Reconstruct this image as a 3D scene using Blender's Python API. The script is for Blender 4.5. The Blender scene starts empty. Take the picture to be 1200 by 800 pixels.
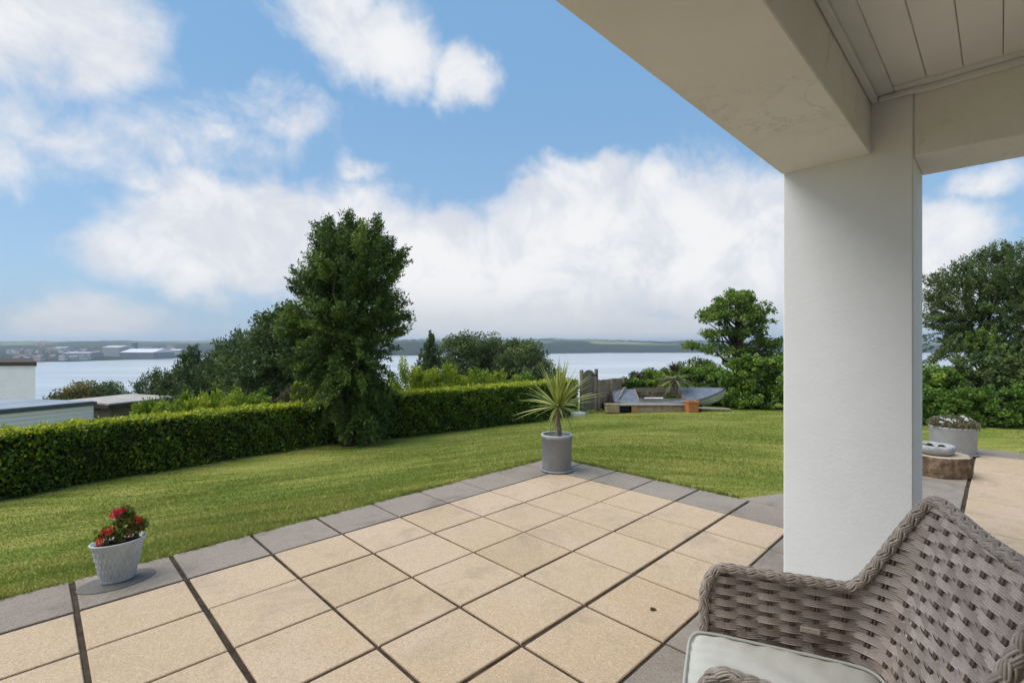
import bpy, bmesh, math, random
import numpy as np
from math import sin, cos, pi, radians, sqrt, atan2
from mathutils import Vector, Matrix

rng = np.random.default_rng(7)
random.seed(7)
SC = bpy.context.scene
COL = SC.collection

# ------------------------------------------------------------------ camera
CAMH = 1.415
cam = bpy.data.objects.new('camera', bpy.data.cameras.new('camera'))
COL.objects.link(cam)
cam.location = (0, 0, CAMH)
cam.rotation_euler = (radians(90), 0, 0)
cam.data.sensor_width = 36.0
cam.data.lens = 17.04
cam.data.clip_start = 0.02
cam.data.clip_end = 30000
SC.camera = cam

# ------------------------------------------------------------------ colour / render
SC.render.engine = 'CYCLES'
SC.view_settings.view_transform = 'Standard'
SC.view_settings.look = 'None'
SC.view_settings.gamma = 1
SC.view_settings.exposure = 1.35
SC.view_settings.use_curve_mapping = False
SC.cycles.use_denoising = True
SC.cycles.max_bounces = 8
SC.cycles.diffuse_bounces = 5
SC.cycles.transparent_max_bounces = 8
SC.cycles.volume_bounces = 0
SC.cycles.use_adaptive_sampling = True
SC.cycles.adaptive_threshold = 0.02

# ------------------------------------------------------------------ sun
SUN_EL, SUN_AZ = radians(58), radians(-100)      # azimuth from +Y towards +X
sun = bpy.data.objects.new('sun', bpy.data.lights.new('sun', 'SUN'))
COL.objects.link(sun)
sun.data.energy = 1.5
sun.data.angle = radians(55)
sun.data.color = (1.0, 0.965, 0.905)
sdir = Vector((sin(SUN_AZ) * cos(SUN_EL), cos(SUN_AZ) * cos(SUN_EL), sin(SUN_EL)))
sun.rotation_euler = (-sdir).to_track_quat('-Z', 'Y').to_euler()

# ------------------------------------------------------------------ node helpers
class NT:
    def __init__(s, tree):
        s.t = tree; s.n = tree.nodes; s.l = tree.links
    def node(s, typ, **kw):
        n = s.n.new(typ)
        for k, v in kw.items(): setattr(n, k, v)
        return n
    def put(s, sock, v):
        if hasattr(v, 'is_linked') or isinstance(v, bpy.types.NodeSocket): s.l.new(v, sock)
        else: sock.default_value = v
    def math(s, op, a, b=0.0, c=0.0, clamp=False):
        n = s.node('ShaderNodeMath', operation=op); n.use_clamp = clamp
        s.put(n.inputs[0], a); s.put(n.inputs[1], b); s.put(n.inputs[2], c)
        return n.outputs[0]
    def vmath(s, op, a, b=(0, 0, 0)):
        n = s.node('ShaderNodeVectorMath', operation=op)
        s.put(n.inputs[0], a); s.put(n.inputs[1], b)
        return n.outputs['Value'] if op in ('LENGTH', 'DOT_PRODUCT') else n.outputs[0]
    def mix(s, f, a, b, blend='MIX'):
        n = s.node('ShaderNodeMix', data_type='RGBA', blend_type=blend)
        s.put(n.inputs[0], f); s.put(n.inputs[6], a); s.put(n.inputs[7], b)
        return n.outputs[2]
    def noise(s, vec, scale, detail=4, rough=0.5, dist=0.0):
        n = s.node('ShaderNodeTexNoise')
        s.put(n.inputs['Vector'], vec); n.inputs['Scale'].default_value = scale
        n.inputs['Detail'].default_value = detail; n.inputs['Roughness'].default_value = rough
        n.inputs['Distortion'].default_value = dist
        return n.outputs['Fac']
    def ramp(s, f, a, b, lo=0.0, hi=1.0, smooth=True):
        n = s.node('ShaderNodeMapRange', interpolation_type='SMOOTHSTEP' if smooth else 'LINEAR')
        s.put(n.inputs[0], f); n.inputs[1].default_value = a; n.inputs[2].default_value = b
        n.inputs[3].default_value = lo; n.inputs[4].default_value = hi
        return n.outputs[0]
def C4(c): return (c[0], c[1], c[2], 1.0)

# ------------------------------------------------------------------ world: sky with broken cloud
W = bpy.data.worlds.new('World'); SC.world = W; W.use_nodes = True
g = NT(W.node_tree); g.n.clear()
out = g.node('ShaderNodeOutputWorld'); bg = g.node('ShaderNodeBackground')
g.l.new(bg.outputs[0], out.inputs[0])
sky = g.node('ShaderNodeTexSky', sky_type='NISHITA', sun_disc=False)
sky.sun_elevation = SUN_EL; sky.sun_rotation = SUN_AZ
sky.altitude = 50; sky.air_density = 1.0; sky.dust_density = 0.6; sky.ozone_density = 2.0
tc = g.node('ShaderNodeTexCoord'); D = tc.outputs['Generated']
sep = g.node('ShaderNodeSeparateXYZ'); g.l.new(D, sep.inputs[0])
az = g.math('ARCTAN2', sep.outputs[0], sep.outputs[1])
el = g.math('ARCSINE', sep.outputs[2])
cmb = g.node('ShaderNodeCombineXYZ'); g.put(cmb.inputs[0], az); g.put(cmb.inputs[1], el)
# wobble so that no blob keeps a smooth outline
nz = g.node('ShaderNodeTexNoise'); g.put(nz.inputs['Vector'], D); nz.inputs['Scale'].default_value = 5.5
nz.inputs['Detail'].default_value = 6; nz.inputs['Roughness'].default_value = 0.55
wob = g.vmath('SCALE', g.vmath('SUBTRACT', nz.outputs['Color'], (0.5, 0.5, 0.5))); wob.node.inputs['Scale'].default_value = 0.17
AE = g.vmath('ADD', cmb.outputs[0], wob)
# cloud masses: azimuth, elevation, half widths (degrees), density
CLOUDS = [(-44.3, 24.3, 9, 6, 1.0), (-48, 29, 9, 5, 1.0),
          (-20, 33.5, 7, 5, .9), (-14.5, 30.3, 7, 4.5, 1.0), (-6.2, 28, 4.5, 3.6, .95), (-26, 35, 7, 2.5, .7),
          (-43.6, 15.5, 8, 4, .50), (-48, 13.5, 6, 3, .50), (-32, 20, 10, 4.5, .50), (-25.5, 23, 6, 3, .5), (-36, 14.5, 5, 3, .6),
          (-37, 34.5, 9, 1.6, .5), (-17.5, 17.5, 3.5, 1.6, .6),
          (-29, 10.5, 12, 6.5, 1.55), (-38, 9, 5, 4, .9), (-18, 10.2, 12, 6.8, 1.65), (-6, 8.0, 15, 8, 1.65), (2, 9.0, 11, 8.2, 1.6),
          (10, 10.5, 14, 10.5, 1.7), (20, 10, 14, 9.5, 1.75), (28, 9, 9, 8, 1.6), (10, 19.6, 7, 2.6, .95), (16, 18.2, 5, 2.5, .85), (3, 17, 4, 2, .75),
          (41, 8.5, 5, 5, 1.3), (36, 5, 12, 5, 1.2), (45, 13.2, 4, 1.5, .55),
          (2, 0, 30, 5.0, 1.4), (-42, 1.5, 9, 2.6, .62), (58, 3, 14, 6, .9), (-66, 12, 14, 7, .9)]
acc = None
for (a, e, ra, re, dn) in CLOUDS:
    v = g.vmath('SUBTRACT', AE, (radians(a), radians(e), 0))
    v = g.vmath('MULTIPLY', v, (1 / radians(ra), 1 / radians(re), 0))
    ln = g.vmath('LENGTH', v)
    b = g.math('MULTIPLY_ADD', ln, -dn, dn * 1.12)
    acc = b if acc is None else g.math('SMOOTH_MAX', acc, b, 0.12)
fine = g.noise(D, 9, 10, 0.66, 0.35)
fbm = g.math('MULTIPLY_ADD', fine, 1.45, -0.72)
dens = g.math('ADD', acc, fbm)
# clouds over the half of the sky behind the house
rear = g.ramp(g.noise(D, 2.6, 8, 0.6), 0.42, 0.66)
back = g.ramp(sep.outputs[1], -0.05, -0.35)
front = g.ramp(dens, -0.05, 0.66)
cov = g.math('ADD', g.math('MULTIPLY', front, g.math('SUBTRACT', 1.0, back)), g.math('MULTIPLY', rear, back), clamp=True)
cov = g.math('MULTIPLY', cov, 0.96)
haze_low = g.ramp(el, 0.13, 0.0)
tone = g.ramp(g.noise(D, 6.5, 8, 0.62, 0.5), 0.36, 0.60)
thick = g.ramp(dens, 0.2, 1.1)
CW = 0.36
ccol = g.mix(tone, (0.79 * CW, 0.82 * CW, 0.89 * CW, 1), (1.02 * CW, 1.015 * CW, 1.02 * CW, 1))
ccol = g.mix(g.math('MULTIPLY', g.math('SUBTRACT', 1.0, thick), 0.45), ccol, (0.66 * CW, 0.74 * CW, 0.87 * CW, 1))
ccol = g.mix(g.math('MULTIPLY', haze_low, 0.85), ccol, (0.66 * CW, 0.69 * CW, 0.74 * CW, 1))
skm = g.vmath('MULTIPLY', sky.outputs[0], (0.10, 0.10, 0.10))
skm = g.vmath('MULTIPLY', skm, (0.56, 0.58, 0.56))
skm = g.mix(0.10, skm, (0.30, 0.31, 0.32, 1))
skm = g.mix(0.72, skm, g.mix(g.ramp(el, 0.55, 0.05), (0.082, 0.176, 0.300, 1), (0.125, 0.205, 0.305, 1)))
skm = g.mix(g.math('MULTIPLY', haze_low, 0.7), skm, (0.16, 0.205, 0.255, 1))
g.put(bg.inputs[0], g.mix(cov, skm, ccol))
bg.inputs[1].default_value = 1.0
W.cycles.sampling_method = 'MANUAL'; W.cycles.sample_map_resolution = 1024

# ------------------------------------------------------------------ materials
def mat(name, build=None, base=(.5, .5, .5), rough=.6, spec=.3, metallic=0.0):
    m = bpy.data.materials.new(name); m.use_nodes = True
    t = NT(m.node_tree); p = t.n['Principled BSDF']
    p.inputs['Base Color'].default_value = C4(base); p.inputs['Roughness'].default_value = rough
    p.inputs['Specular IOR Level'].default_value = spec; p.inputs['Metallic'].default_value = metallic
    if build: build(t, p)
    return m
def objc(t): return t.node('ShaderNodeTexCoord').outputs['Object']
def geo(t): return t.node('ShaderNodeNewGeometry').outputs['Position']
def attr(t, name):
    n = t.node('ShaderNodeAttribute', attribute_name=name); return n.outputs['Fac']
def bump(t, p, h, strength=.3, dist=.01):
    b = t.node('ShaderNodeBump'); b.inputs['Strength'].default_value = strength; b.inputs['Distance'].default_value = dist
    t.put(b.inputs['Height'], h); t.l.new(b.outputs[0], p.inputs['Normal'])
def noisy(name, a, b, scale=6, detail=6, rough=.6, spec=.3, bstr=0.0, bscale=40, bdist=.01, lo=.3, hi=.7, metallic=0.0):
    def f(t, p):
        P = geo(t)
        t.put(p.inputs['Base Color'], t.mix(t.ramp(t.noise(P, scale, detail, .6), lo, hi), C4(a), C4(b)))
        if bstr: bump(t, p, t.noise(P, bscale, 6, .65), bstr, bdist)
    return mat(name, f, rough=rough, spec=spec, metallic=metallic)

def slab_build(cols, gritA, gritB, dirt):
    def f(t, p):
        P = geo(t)
        ti = attr(t, 'tint')
        c = t.mix(t.ramp(ti, 0, 1, smooth=False), C4(cols[0]), C4(cols[1]))
        c = t.mix(t.ramp(t.noise(P, 1.7, 5, .6, .4), .42, .70, 0, .75), c, C4(cols[2]))       # pale / pink mottling
        vo = t.node('ShaderNodeTexVoronoi'); t.put(vo.inputs['Vector'], P); vo.inputs['Scale'].default_value = 210
        sp = t.node('ShaderNodeSeparateColor'); t.l.new(vo.outputs['Color'], sp.inputs[0])
        c = t.mix(t.ramp(sp.outputs[0], .70, .95, 0, .38), c, C4(gritA))                       # dark aggregate
        c = t.mix(t.ramp(sp.outputs[1], .78, .95, 0, .45), c, C4(gritB))                       # pale aggregate
        c = t.mix(t.ramp(t.noise(P, 2.3, 7, .72, .6), .48, .72, 0, .58), c, C4(dirt))               # weather staining
        c = t.mix(t.ramp(t.noise(P, 19, 4, .75), .60, .80, 0, .32), c, C4(dirt))
        t.put(p.inputs['Base Color'], c)
        bump(t, p, t.math('ADD', t.noise(P, 240, 2, .6), t.math('MULTIPLY', sp.outputs[2], .6)), .35, .003)
    return f
M_BEIGE = mat('beige_paving', slab_build(((0.454, 0.330, 0.207), (0.512, 0.384, 0.256), (0.531, 0.389, 0.287)), (0.211, 0.138, 0.079), (0.689, 0.567, 0.423), (0.296, 0.238, 0.176)), rough=.85, spec=.2)
M_GREY = mat('grey_paving', slab_build(((0.239, 0.197, 0.157), (0.291, 0.243, 0.196), (0.317, 0.268, 0.220)), (0.083, 0.069, 0.059), (0.395, 0.345, 0.291), (0.125, 0.103, 0.082)), rough=.85, spec=.2)
M_JOINT = noisy('joint_dirt', (.036, .027, .019), (.085, .066, .048), 9, 6, .95, .1, .5, 90)
def render_build(t, p):
    P = geo(t)
    c = t.mix(t.ramp(t.noise(P, 2.2, 6, .6), .3, .7), (.83, .825, .81, 1), (.87, .865, .85, 1))
    c = t.mix(t.ramp(t.noise(P, 9, 8, .75, .6), .66, .8, 0, .35), c, (.55, .52, .47, 1))
    t.put(p.inputs['Base Color'], c)
    bump(t, p, t.math('ADD', t.noise(P, 55, 6, .7), t.math('MULTIPLY', t.noise(P, 7, 3, .5), 1.4)), .22, .006)
M_RENDER = mat('painted_render', render_build, rough=.75, spec=.25)
def beam_build(t, p):
    P = geo(t)
    c = t.mix(t.ramp(t.noise(P, 2.2, 6, .6), .3, .7), (.83, .80, .755, 1), (.87, .845, .805, 1))
    c = t.mix(t.ramp(t.noise(P, 8, 8, .75, .8), .70, .80, 0, .22), c, (.50, .46, .41, 1))
    # fine hair cracks in the render
    ms = t.node('ShaderNodeTexNoise'); t.put(ms.inputs['Vector'], P); ms.inputs['Scale'].default_value = 3.4; ms.inputs['Detail'].default_value = 9
    ms.inputs['Roughness'].default_value = .66; ms.inputs['Distortion'].default_value = .8
    cr = t.math('ABSOLUTE', t.math('SUBTRACT', ms.outputs['Fac'], .5))
    gate = t.ramp(t.noise(P, 1.3, 3, .5), .54, .66)
    k = t.math('MULTIPLY', t.ramp(cr, .010, .0), gate)
    c = t.mix(t.math('MULTIPLY', k, .4), c, (.34, .31, .28, 1))
    t.put(p.inputs['Base Color'], c)
    h = t.math('ADD', t.noise(P, 34, 6, .72), t.math('MULTIPLY', t.noise(P, 5, 3, .5), 1.6))
    bump(t, p, t.math('SUBTRACT', h, k), .35, .012)
M_BEAM = mat('rough_painted_render', beam_build, rough=.8, spec=.2)
M_BOARD = noisy('painted_boards', (.83, .81, .775), (.87, .85, .82), 3, 5, .5, .3, .08, 30, .004)
M_TRIM = noisy('painted_trim', (.75, .74, .72), (.81, .80, .78), 4, 5, .5, .3)
M_DARKGAP = mat('board_gap', base=(.42, .40, .37), rough=.9)

def leafmat(name, dark, mid, light, trans=.35, rough=.5, spec=.3, extra=None):
    m = bpy.data.materials.new(name); m.use_nodes = True
    t = NT(m.node_tree); p = t.n['Principled BSDF']; o = t.n['Material Output']
    ti = attr(t, 'tint')
    r = t.node('ShaderNodeValToRGB'); t.put(r.inputs[0], ti)
    e = r.color_ramp.elements; e[0].position = 0; e[0].color = C4(dark); e[1].position = 1; e[1].color = C4(light)
    x = e.new(.5); x.color = C4(mid)
    c = r.outputs[0]
    t.put(p.inputs['Base Color'], c); p.inputs['Roughness'].default_value = rough; p.inputs['Specular IOR Level'].default_value = spec
    tr = t.node('ShaderNodeBsdfTranslucent'); t.put(tr.inputs[0], t.mix(1.0, c, (1.0, 1.0, .55, 1), 'MULTIPLY'))
    mx = t.node('ShaderNodeMixShader'); mx.inputs[0].default_value = trans
    t.l.new(p.outputs[0], mx.inputs[1]); t.l.new(tr.outputs[0], mx.inputs[2]); t.l.new(mx.outputs[0], o.inputs[0])
    return m
L_HEDGE = leafmat('hedge_leaves', (0.073, 0.134, 0.021), (0.146, 0.250, 0.031), (0.733, 0.695, 0.053), .3, .4)
L_ASH = leafmat('ash_leaves', (0.050, 0.090, 0.022), (0.094, 0.156, 0.032), (0.191, 0.269, 0.045), .3, .45)
L_DARK = leafmat('conifer_foliage', (0.042, 0.077, 0.026), (0.077, 0.124, 0.040), (0.149, 0.193, 0.059), .2, .6)
L_OAK = leafmat('far_tree_leaves', (0.062, 0.096, 0.033), (0.102, 0.151, 0.044), (0.178, 0.227, 0.064), .25, .6)
L_SYC = leafmat('sycamore_leaves', (0.082, 0.143, 0.029), (0.151, 0.233, 0.044), (0.264, 0.354, 0.071), .4, .5)
L_LIME = leafmat('young_shrub_leaves', (0.094, 0.156, 0.016), (0.203, 0.296, 0.028), (0.421, 0.468, 0.048), .4, .45)
L_IVY = leafmat('ivy_shrub_leaves', (0.064, 0.124, 0.021), (0.139, 0.237, 0.035), (0.305, 0.405, 0.061), .3, .4)
L_RUST = leafmat('rusty_bush_leaves', (.08, .09, .02), (.16, .155, .03), (.26, .20, .045), .3, .5)
L_PINK = leafmat('dusky_shrub_leaves', (.06, .075, .04), (.11, .11, .06), (.22, .16, .12), .3, .5)
L_CORD = leafmat('sword_leaves', (0.142, 0.177, 0.047), (0.283, 0.319, 0.071), (0.543, 0.543, 0.189), .3, .38, .4)
L_PALE = leafmat('tired_sword_leaves', (.11, .12, .06), (.22, .22, .10), (.36, .34, .18), .25, .5, .3)
L_GERAN = leafmat('geranium_leaves', (0.075, 0.135, 0.030), (0.150, 0.225, 0.045), (0.300, 0.165, 0.060), .3, .5)
L_DAISY = leafmat('daisy_foliage', (0.102, 0.123, 0.058), (0.189, 0.174, 0.102), (0.290, 0.217, 0.160), .3, .6)
L_WHITE = leafmat('white_petals', (.62, .62, .58), (.75, .75, .70), (.82, .82, .78), .3, .6)
L_RED = leafmat('red_petals', (.58, .02, .06), (.72, .04, .12), (.80, .10, .22), .3, .5)
L_ORANGE = leafmat('coral_petals', (.60, .05, .03), (.70, .09, .05), (.75, .22, .15), .3, .5)
L_BARKY = leafmat('dead_skirt_leaves', (.05, .035, .025), (.10, .07, .05), (.16, .12, .08), .1, .8)
M_BARK = noisy('bark', (.05, .04, .03), (.11, .09, .07), 9, 6, .9, .1, .8, 30, .02)
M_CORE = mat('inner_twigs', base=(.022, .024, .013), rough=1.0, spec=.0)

def grass_mat():
    m = bpy.data.materials.new('mown_grass'); m.use_nodes = True
    t = NT(m.node_tree); p = t.n['Principled BSDF']; o = t.n['Material Output']
    c = lawn_colour(t)
    ti = attr(t, 'tint')
    c = t.mix(t.ramp(ti, 0, 1, 0, .5, False), c, (.30, .30, .075, 1))
    t.put(p.inputs['Base Color'], c); p.inputs['Roughness'].default_value = .6; p.inputs['Specular IOR Level'].default_value = .2
    tr = t.node('ShaderNodeBsdfTranslucent'); t.put(tr.inputs[0], c)
    mx = t.node('ShaderNodeMixShader'); mx.inputs[0].default_value = .35
    t.l.new(p.outputs[0], mx.inputs[1]); t.l.new(tr.outputs[0], mx.inputs[2]); t.l.new(mx.outputs[0], o.inputs[0])
    return m
def lawn_colour(t):
    P = geo(t)
    # mower streaks run roughly along the hedge: stretch the noise that way
    mp = t.node('ShaderNodeMapping'); t.put(mp.inputs[0], P); mp.inputs['Rotation'].default_value = (0, 0, radians(-20)); mp.inputs['Scale'].default_value = (.40, 2.4, 1)
    s = t.noise(mp.outputs[0], 1.3, 6, .66, .5)
    c = t.mix(t.ramp(s, .37, .62), (.178, .232, .034, 1), (.36, .345, .088, 1))
    c = t.mix(t.ramp(t.noise(P, .42, 4, .55), .46, .68, 0, .7), c, (.152, .222, .030, 1))
    c = t.mix(t.ramp(t.noise(mp.outputs[0], 4.2, 4, .65), .56, .75, 0, .5), c, (.42, .355, .145, 1))
    c = t.mix(t.ramp(t.noise(P, 30, 3, .6), .5, .8, 0, .4), c, (.082, .122, .021, 1))
    return c
def ground_build(t, p):
    P = geo(t)
    c = t.mix(.25, lawn_colour(t), (.07, .085, .02, 1))
    t.put(p.inputs['Base Color'], c)
    bump(t, p, t.noise(P, 60, 4, .7), .6, .02)
M_LAWN = mat('lawn_ground', ground_build, rough=.95, spec=.05)
M_GRASS = grass_mat()

def wick_build(a, b, c3):
    def f(t, p):
        P = objc(t)
        ti = attr(t, 'tint')
        c = t.mix(ti, C4(a), C4(b))
        c = t.mix(t.ramp(t.noise(P, 160, 3, .6), .45, .75, 0, .5), c, C4(c3))
        t.put(p.inputs['Base Color'], c)
    return f
M_WICK = mat('woven_rattan', wick_build((0.287, 0.226, 0.189), (0.488, 0.409, 0.354), (0.232, 0.177, 0.146)), rough=.42, spec=.4)
M_BRAID = mat('braided_rattan', wick_build((0.262, 0.213, 0.177), (0.451, 0.378, 0.323), (0.183, 0.144, 0.116)), rough=.42, spec=.4)
M_STAKE = mat('rattan_stakes', base=(.15, .105, .08), rough=.5, spec=.35)
def cush_build(t, p):
    P = objc(t)
    c = t.mix(t.ramp(t.noise(P, 5, 4, .5), .3, .7), (.50, .485, .425, 1), (.555, .54, .48, 1))
    t.put(p.inputs['Base Color'], c)
    w = t.node('ShaderNodeTexWave'); t.put(w.inputs[0], P); w.inputs['Scale'].default_value = 420
    bump(t, p, t.math('ADD', t.noise(P, 700, 2, .5), t.math('MULTIPLY', t.noise(P, 11, 4, .6, 1.2), 4.0)), .22, .006)
M_CUSH = mat('cushion_fabric', cush_build, rough=.8, spec=.2)
M_PIPE = mat('cushion_piping', base=(.45, .45, .41), rough=.8)
M_LEG = mat('dark_brown_frame', base=(.06, .045, .04), rough=.5)

M_POT = noisy('grey_planter', (0.213, 0.215, 0.215), (0.271, 0.272, 0.272), 7, 6, .6, .3, .12, 60, .004)
M_POTRIM = noisy('pale_grey_rim', (.42, .42, .42), (.50, .50, .50), 7, 5, .6)
M_RIBPOT = noisy('blue_grey_pot', (.42, .45, .47), (.52, .55, .565), 9, 6, .55, .3)
M_SOIL = noisy('soil', (.025, .018, .012), (.07, .05, .035), 40, 5, 1, .05, 1.0, 90, .02)
M_CANE = noisy('palm_cane', (.14, .11, .085), (.26, .21, .165), 40, 5, .9, .1, .6, 60, .01)
M_TERRA = noisy('terracotta', (.38, .135, .05), (.48, .19, .075), 12, 5, .85, .15, .2, 60)
M_STUMP = noisy('stump_bark', (.10, .065, .04), (.27, .185, .12), 14, 7, .95, .1, .9, 34, .02)
M_STUMPTOP = noisy('stump_cut_face', (.36, .28, .20), (.48, .39, .29), 14, 5, .9, .1)
M_STONE = noisy('pale_stone', (.48, .48, .475), (.62, .62, .615), 16, 6, .8, .2, .3, 50)
M_DECKGREY = noisy('boat_grey_deck', (.115, .13, .155), (.165, .18, .205), 5, 5, .45, .4)
M_HULL = noisy('boat_pale_hull', (0.506, 0.506, 0.471), (0.644, 0.644, 0.609), 4, 6, .5, .4)
M_HULLGREY = noisy('boat_grey_stripe', (.07, .08, .095), (.11, .12, .14), 5, 5, .5, .4)
M_BUFF = noisy('buff_boards', (.30, .26, .20), (.40, .35, .28), 9, 5, .8)
M_SLEEPER = noisy('weathered_timber', (0.216, 0.162, 0.101), (0.365, 0.290, 0.189), 7, 7, .9, .1, .5, 30)
M_SLEEPTOP = noisy('silvered_timber', (.22, .20, .165), (.30, .275, .235), 9, 7, .9, .1, .3, 30)
M_REDTIM = noisy('orange_timber', (.30, .16, .07), (.38, .21, .10), 7, 5, .9)
M_BLACK = mat('gap_shade_black', base=(.015, .017, .02), rough=.8)
def gate_build(t, p):
    P = objc(t)
    mp = t.node('ShaderNodeMapping'); t.put(mp.inputs[0], P); mp.inputs['Scale'].default_value = (14, 14, 1.2)
    c = t.mix(t.ramp(t.noise(mp.outputs[0], 2.0, 6, .65), .3, .7), (.15, .12, .098, 1), (.25, .208, .17, 1))
    t.put(p.inputs['Base Color'], c)
M_GATE = mat('grey_brown_boards', gate_build, rough=.9, spec=.1)
M_FENCE = noisy('fence_boards', (0.250, 0.194, 0.131), (0.344, 0.275, 0.194), 5, 6, .9, .1)
M_IRON = mat('black_iron', base=(.02, .02, .02), rough=.5)
M_WHITEWALL = noisy('white_wall', (.74, .735, .79), (.80, .795, .84), 1.5, 5, .8)
M_CLAD = noisy('white_cladding', (.86, .83, .90), (.90, .87, .93), 2, 5, .7)
M_FELT = noisy('blue_grey_roofing', (.22, .25, .29), (.30, .33, .37), .6, 6, .7, .3)
M_FASCIA = mat('slate_grey_edging', base=(.09, .11, .135), rough=.6)
M_GRAVELROOF = noisy('pale_gravel_roofing', (.33, .30, .27), (.44, .41, .375), 2, 7, .95, .1, .4, 60)
M_BROWN = noisy('brown_edging', (.045, .035, .028), (.08, .062, .05), 5, 5, .9)
M_GARWALL = noisy('brown_garage_wall', (.13, .11, .085), (.19, .165, .13), 4, 5, .9)  # plain brown wall colour, varying at random

# ------------------------------------------------------------------ mesh helpers
def tag(o, label=None, cat=None, group=None, kind=None):
    if label: o['label'] = label
    if cat: o['category'] = cat
    if group: o['group'] = group
    if kind: o['kind'] = kind
    return o
def empty(name, loc, label, cat, rz=0.0, group=None, rot=None):
    o = bpy.data.objects.new(name, None); COL.objects.link(o)
    o.location = loc; o.rotation_euler = rot if rot is not None else (0, 0, rz); o.empty_display_size = .1
    return tag(o, label, cat, group)
class MB:
    """collects vertices and faces (with a material index and a per-face tint)"""
    def __init__(s): s.v = []; s.f = []; s.m = []; s.t = []; s.sm = []
    def add(s, vs, fs, mi=0, tint=.5, smooth=False):
        b = len(s.v); s.v += [tuple(x) for x in vs]
        for f in fs: s.f.append([b + i for i in f]); s.m.append(mi); s.t.append(tint); s.sm.append(smooth)
        return s
    def box(s, c, size, rz=0, mi=0, tint=.5, bev=0.0, M=None):
        hx, hy, hz = [k / 2 for k in size]
        if bev > 0:
            b = min(bev, hx * .9, hy * .9, hz * .9); vs = []; fs = []
            bm = bmesh.new(); bmesh.ops.create_cube(bm, size=1)
            for v in bm.verts: v.co = Vector((v.co.x * size[0], v.co.y * size[1], v.co.z * size[2]))
            bmesh.ops.bevel(bm, geom=bm.edges[:], offset=b, segments=1, affect='EDGES')
            bm.verts.index_update(); vs = [v.co.copy() for v in bm.verts]; fs = [[v.index for v in f.verts] for f in bm.faces]; bm.free()
        else:
            vs = [Vector((x, y, z)) for z in (-hz, hz) for y in (-hy, hy) for x in (-hx, hx)]
            fs = [(0, 2, 3, 1), (4, 5, 7, 6), (0, 1, 5, 4), (2, 6, 7, 3), (0, 4, 6, 2), (1, 3, 7, 5)]
        R = M if M is not None else Matrix.Rotation(rz, 3, 'Z')
        c = Vector(c)
        return s.add([R @ v + c for v in vs], fs, mi, tint)
    def tube(s, pts, rad, n=8, mi=0, tint=.5, cap=True, smooth=True):
        pts = [Vector(p) for p in pts]; N = len(pts)
        if not hasattr(rad, '__len__'): rad = [rad] * N
        vs = []; up = Vector((0, 0, 1)); prev = None
        for i, p in enumerate(pts):
            d = (pts[min(i + 1, N - 1)] - pts[max(i - 1, 0)])
            d = d.normalized() if d.length > 1e-9 else Vector((0, 0, 1))
            if prev is None:
                a = d.cross(up)
                if a.length < 1e-3: a = d.cross(Vector((1, 0, 0)))
            else: a = prev - d * prev.dot(d)
            a.normalize(); prev = a; b = d.cross(a)
            for k in range(n):
                th = 2 * pi * k / n; vs.append(p + (a * cos(th) + b * sin(th)) * rad[i])
        fs = [(i * n + k, i * n + (k + 1) % n, (i + 1) * n + (k + 1) % n, (i + 1) * n + k) for i in range(N - 1) for k in range(n)]
        if cap: fs += [tuple(range(n - 1, -1, -1)), tuple((N - 1) * n + k for k in range(n))]
        return s.add(vs, fs, mi, tint, smooth)
    def lathe(s, prof, n=40, c=(0, 0, 0), mi=0, tint=.5, sx=1.0, sy=1.0, smooth=True, close=False, disp=None):
        vs = []
        for j, (r, z) in enumerate(prof):
            for k in range(n):
                th = 2 * pi * k / n; rr = r + (disp(th, z, r) if disp else 0)
                vs.append((c[0] + rr * cos(th) * sx, c[1] + rr * sin(th) * sy, c[2] + z))
        fs = [(i * n + k, i * n + (k + 1) % n, (i + 1) * n + (k + 1) % n, (i + 1) * n + k) for i in range(len(prof) - 1) for k in range(n)]
        if close: fs += [tuple(range(n - 1, -1, -1)), tuple((len(prof) - 1) * n + k for k in range(n))]
        return s.add(vs, fs, mi, tint, smooth)
    def build(s, name, mats, parent=None, smooth=None):
        me = bpy.data.meshes.new(name); me.from_pydata([tuple(v) for v in s.v], [], s.f)
        for m in (mats if isinstance(mats, (list, tuple)) else [mats]): me.materials.append(m)
        me.polygons.foreach_set('material_index', s.m)
        me.polygons.foreach_set('use_smooth', s.sm if smooth is None else [smooth] * len(s.f))
        a = me.attributes.new('tint', 'FLOAT', 'FACE'); a.data.foreach_set('value', np.array(s.t, np.float32))
        me.update()
        o = bpy.data.objects.new(name, me); COL.objects.link(o)
        if parent: o.parent = parent
        return o
def np_mesh(name, V, F, mat_, parent=None, tint=None, smooth=False):
    """V (n,3), F (m,k): one polygon mesh built straight from arrays"""
    V = np.ascontiguousarray(V, np.float32); F = np.ascontiguousarray(F, np.int32); k = F.shape[1]
    me = bpy.data.meshes.new(name)
    me.vertices.add(len(V)); me.vertices.foreach_set('co', V.ravel())
    me.loops.add(F.size); me.loops.foreach_set('vertex_index', F.ravel())
    me.polygons.add(len(F)); me.polygons.foreach_set('loop_start', np.arange(0, F.size, k, dtype=np.int32))
    me.polygons.foreach_set('loop_total', np.full(len(F), k, np.int32))
    me.materials.append(mat_)
    if tint is not None:
        a = me.attributes.new('tint', 'FLOAT', 'FACE'); a.data.foreach_set('value', np.clip(tint, 0, 1).astype(np.float32))
    me.update(calc_edges=True)
    if smooth: me.polygons.foreach_set('use_smooth', np.ones(len(F), bool))
    o = bpy.data.objects.new(name, me); COL.objects.link(o)
    if parent: o.parent = parent
    return o
def unit(a): return a / np.maximum(np.linalg.norm(a, axis=-1, keepdims=True), 1e-9)
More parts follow.
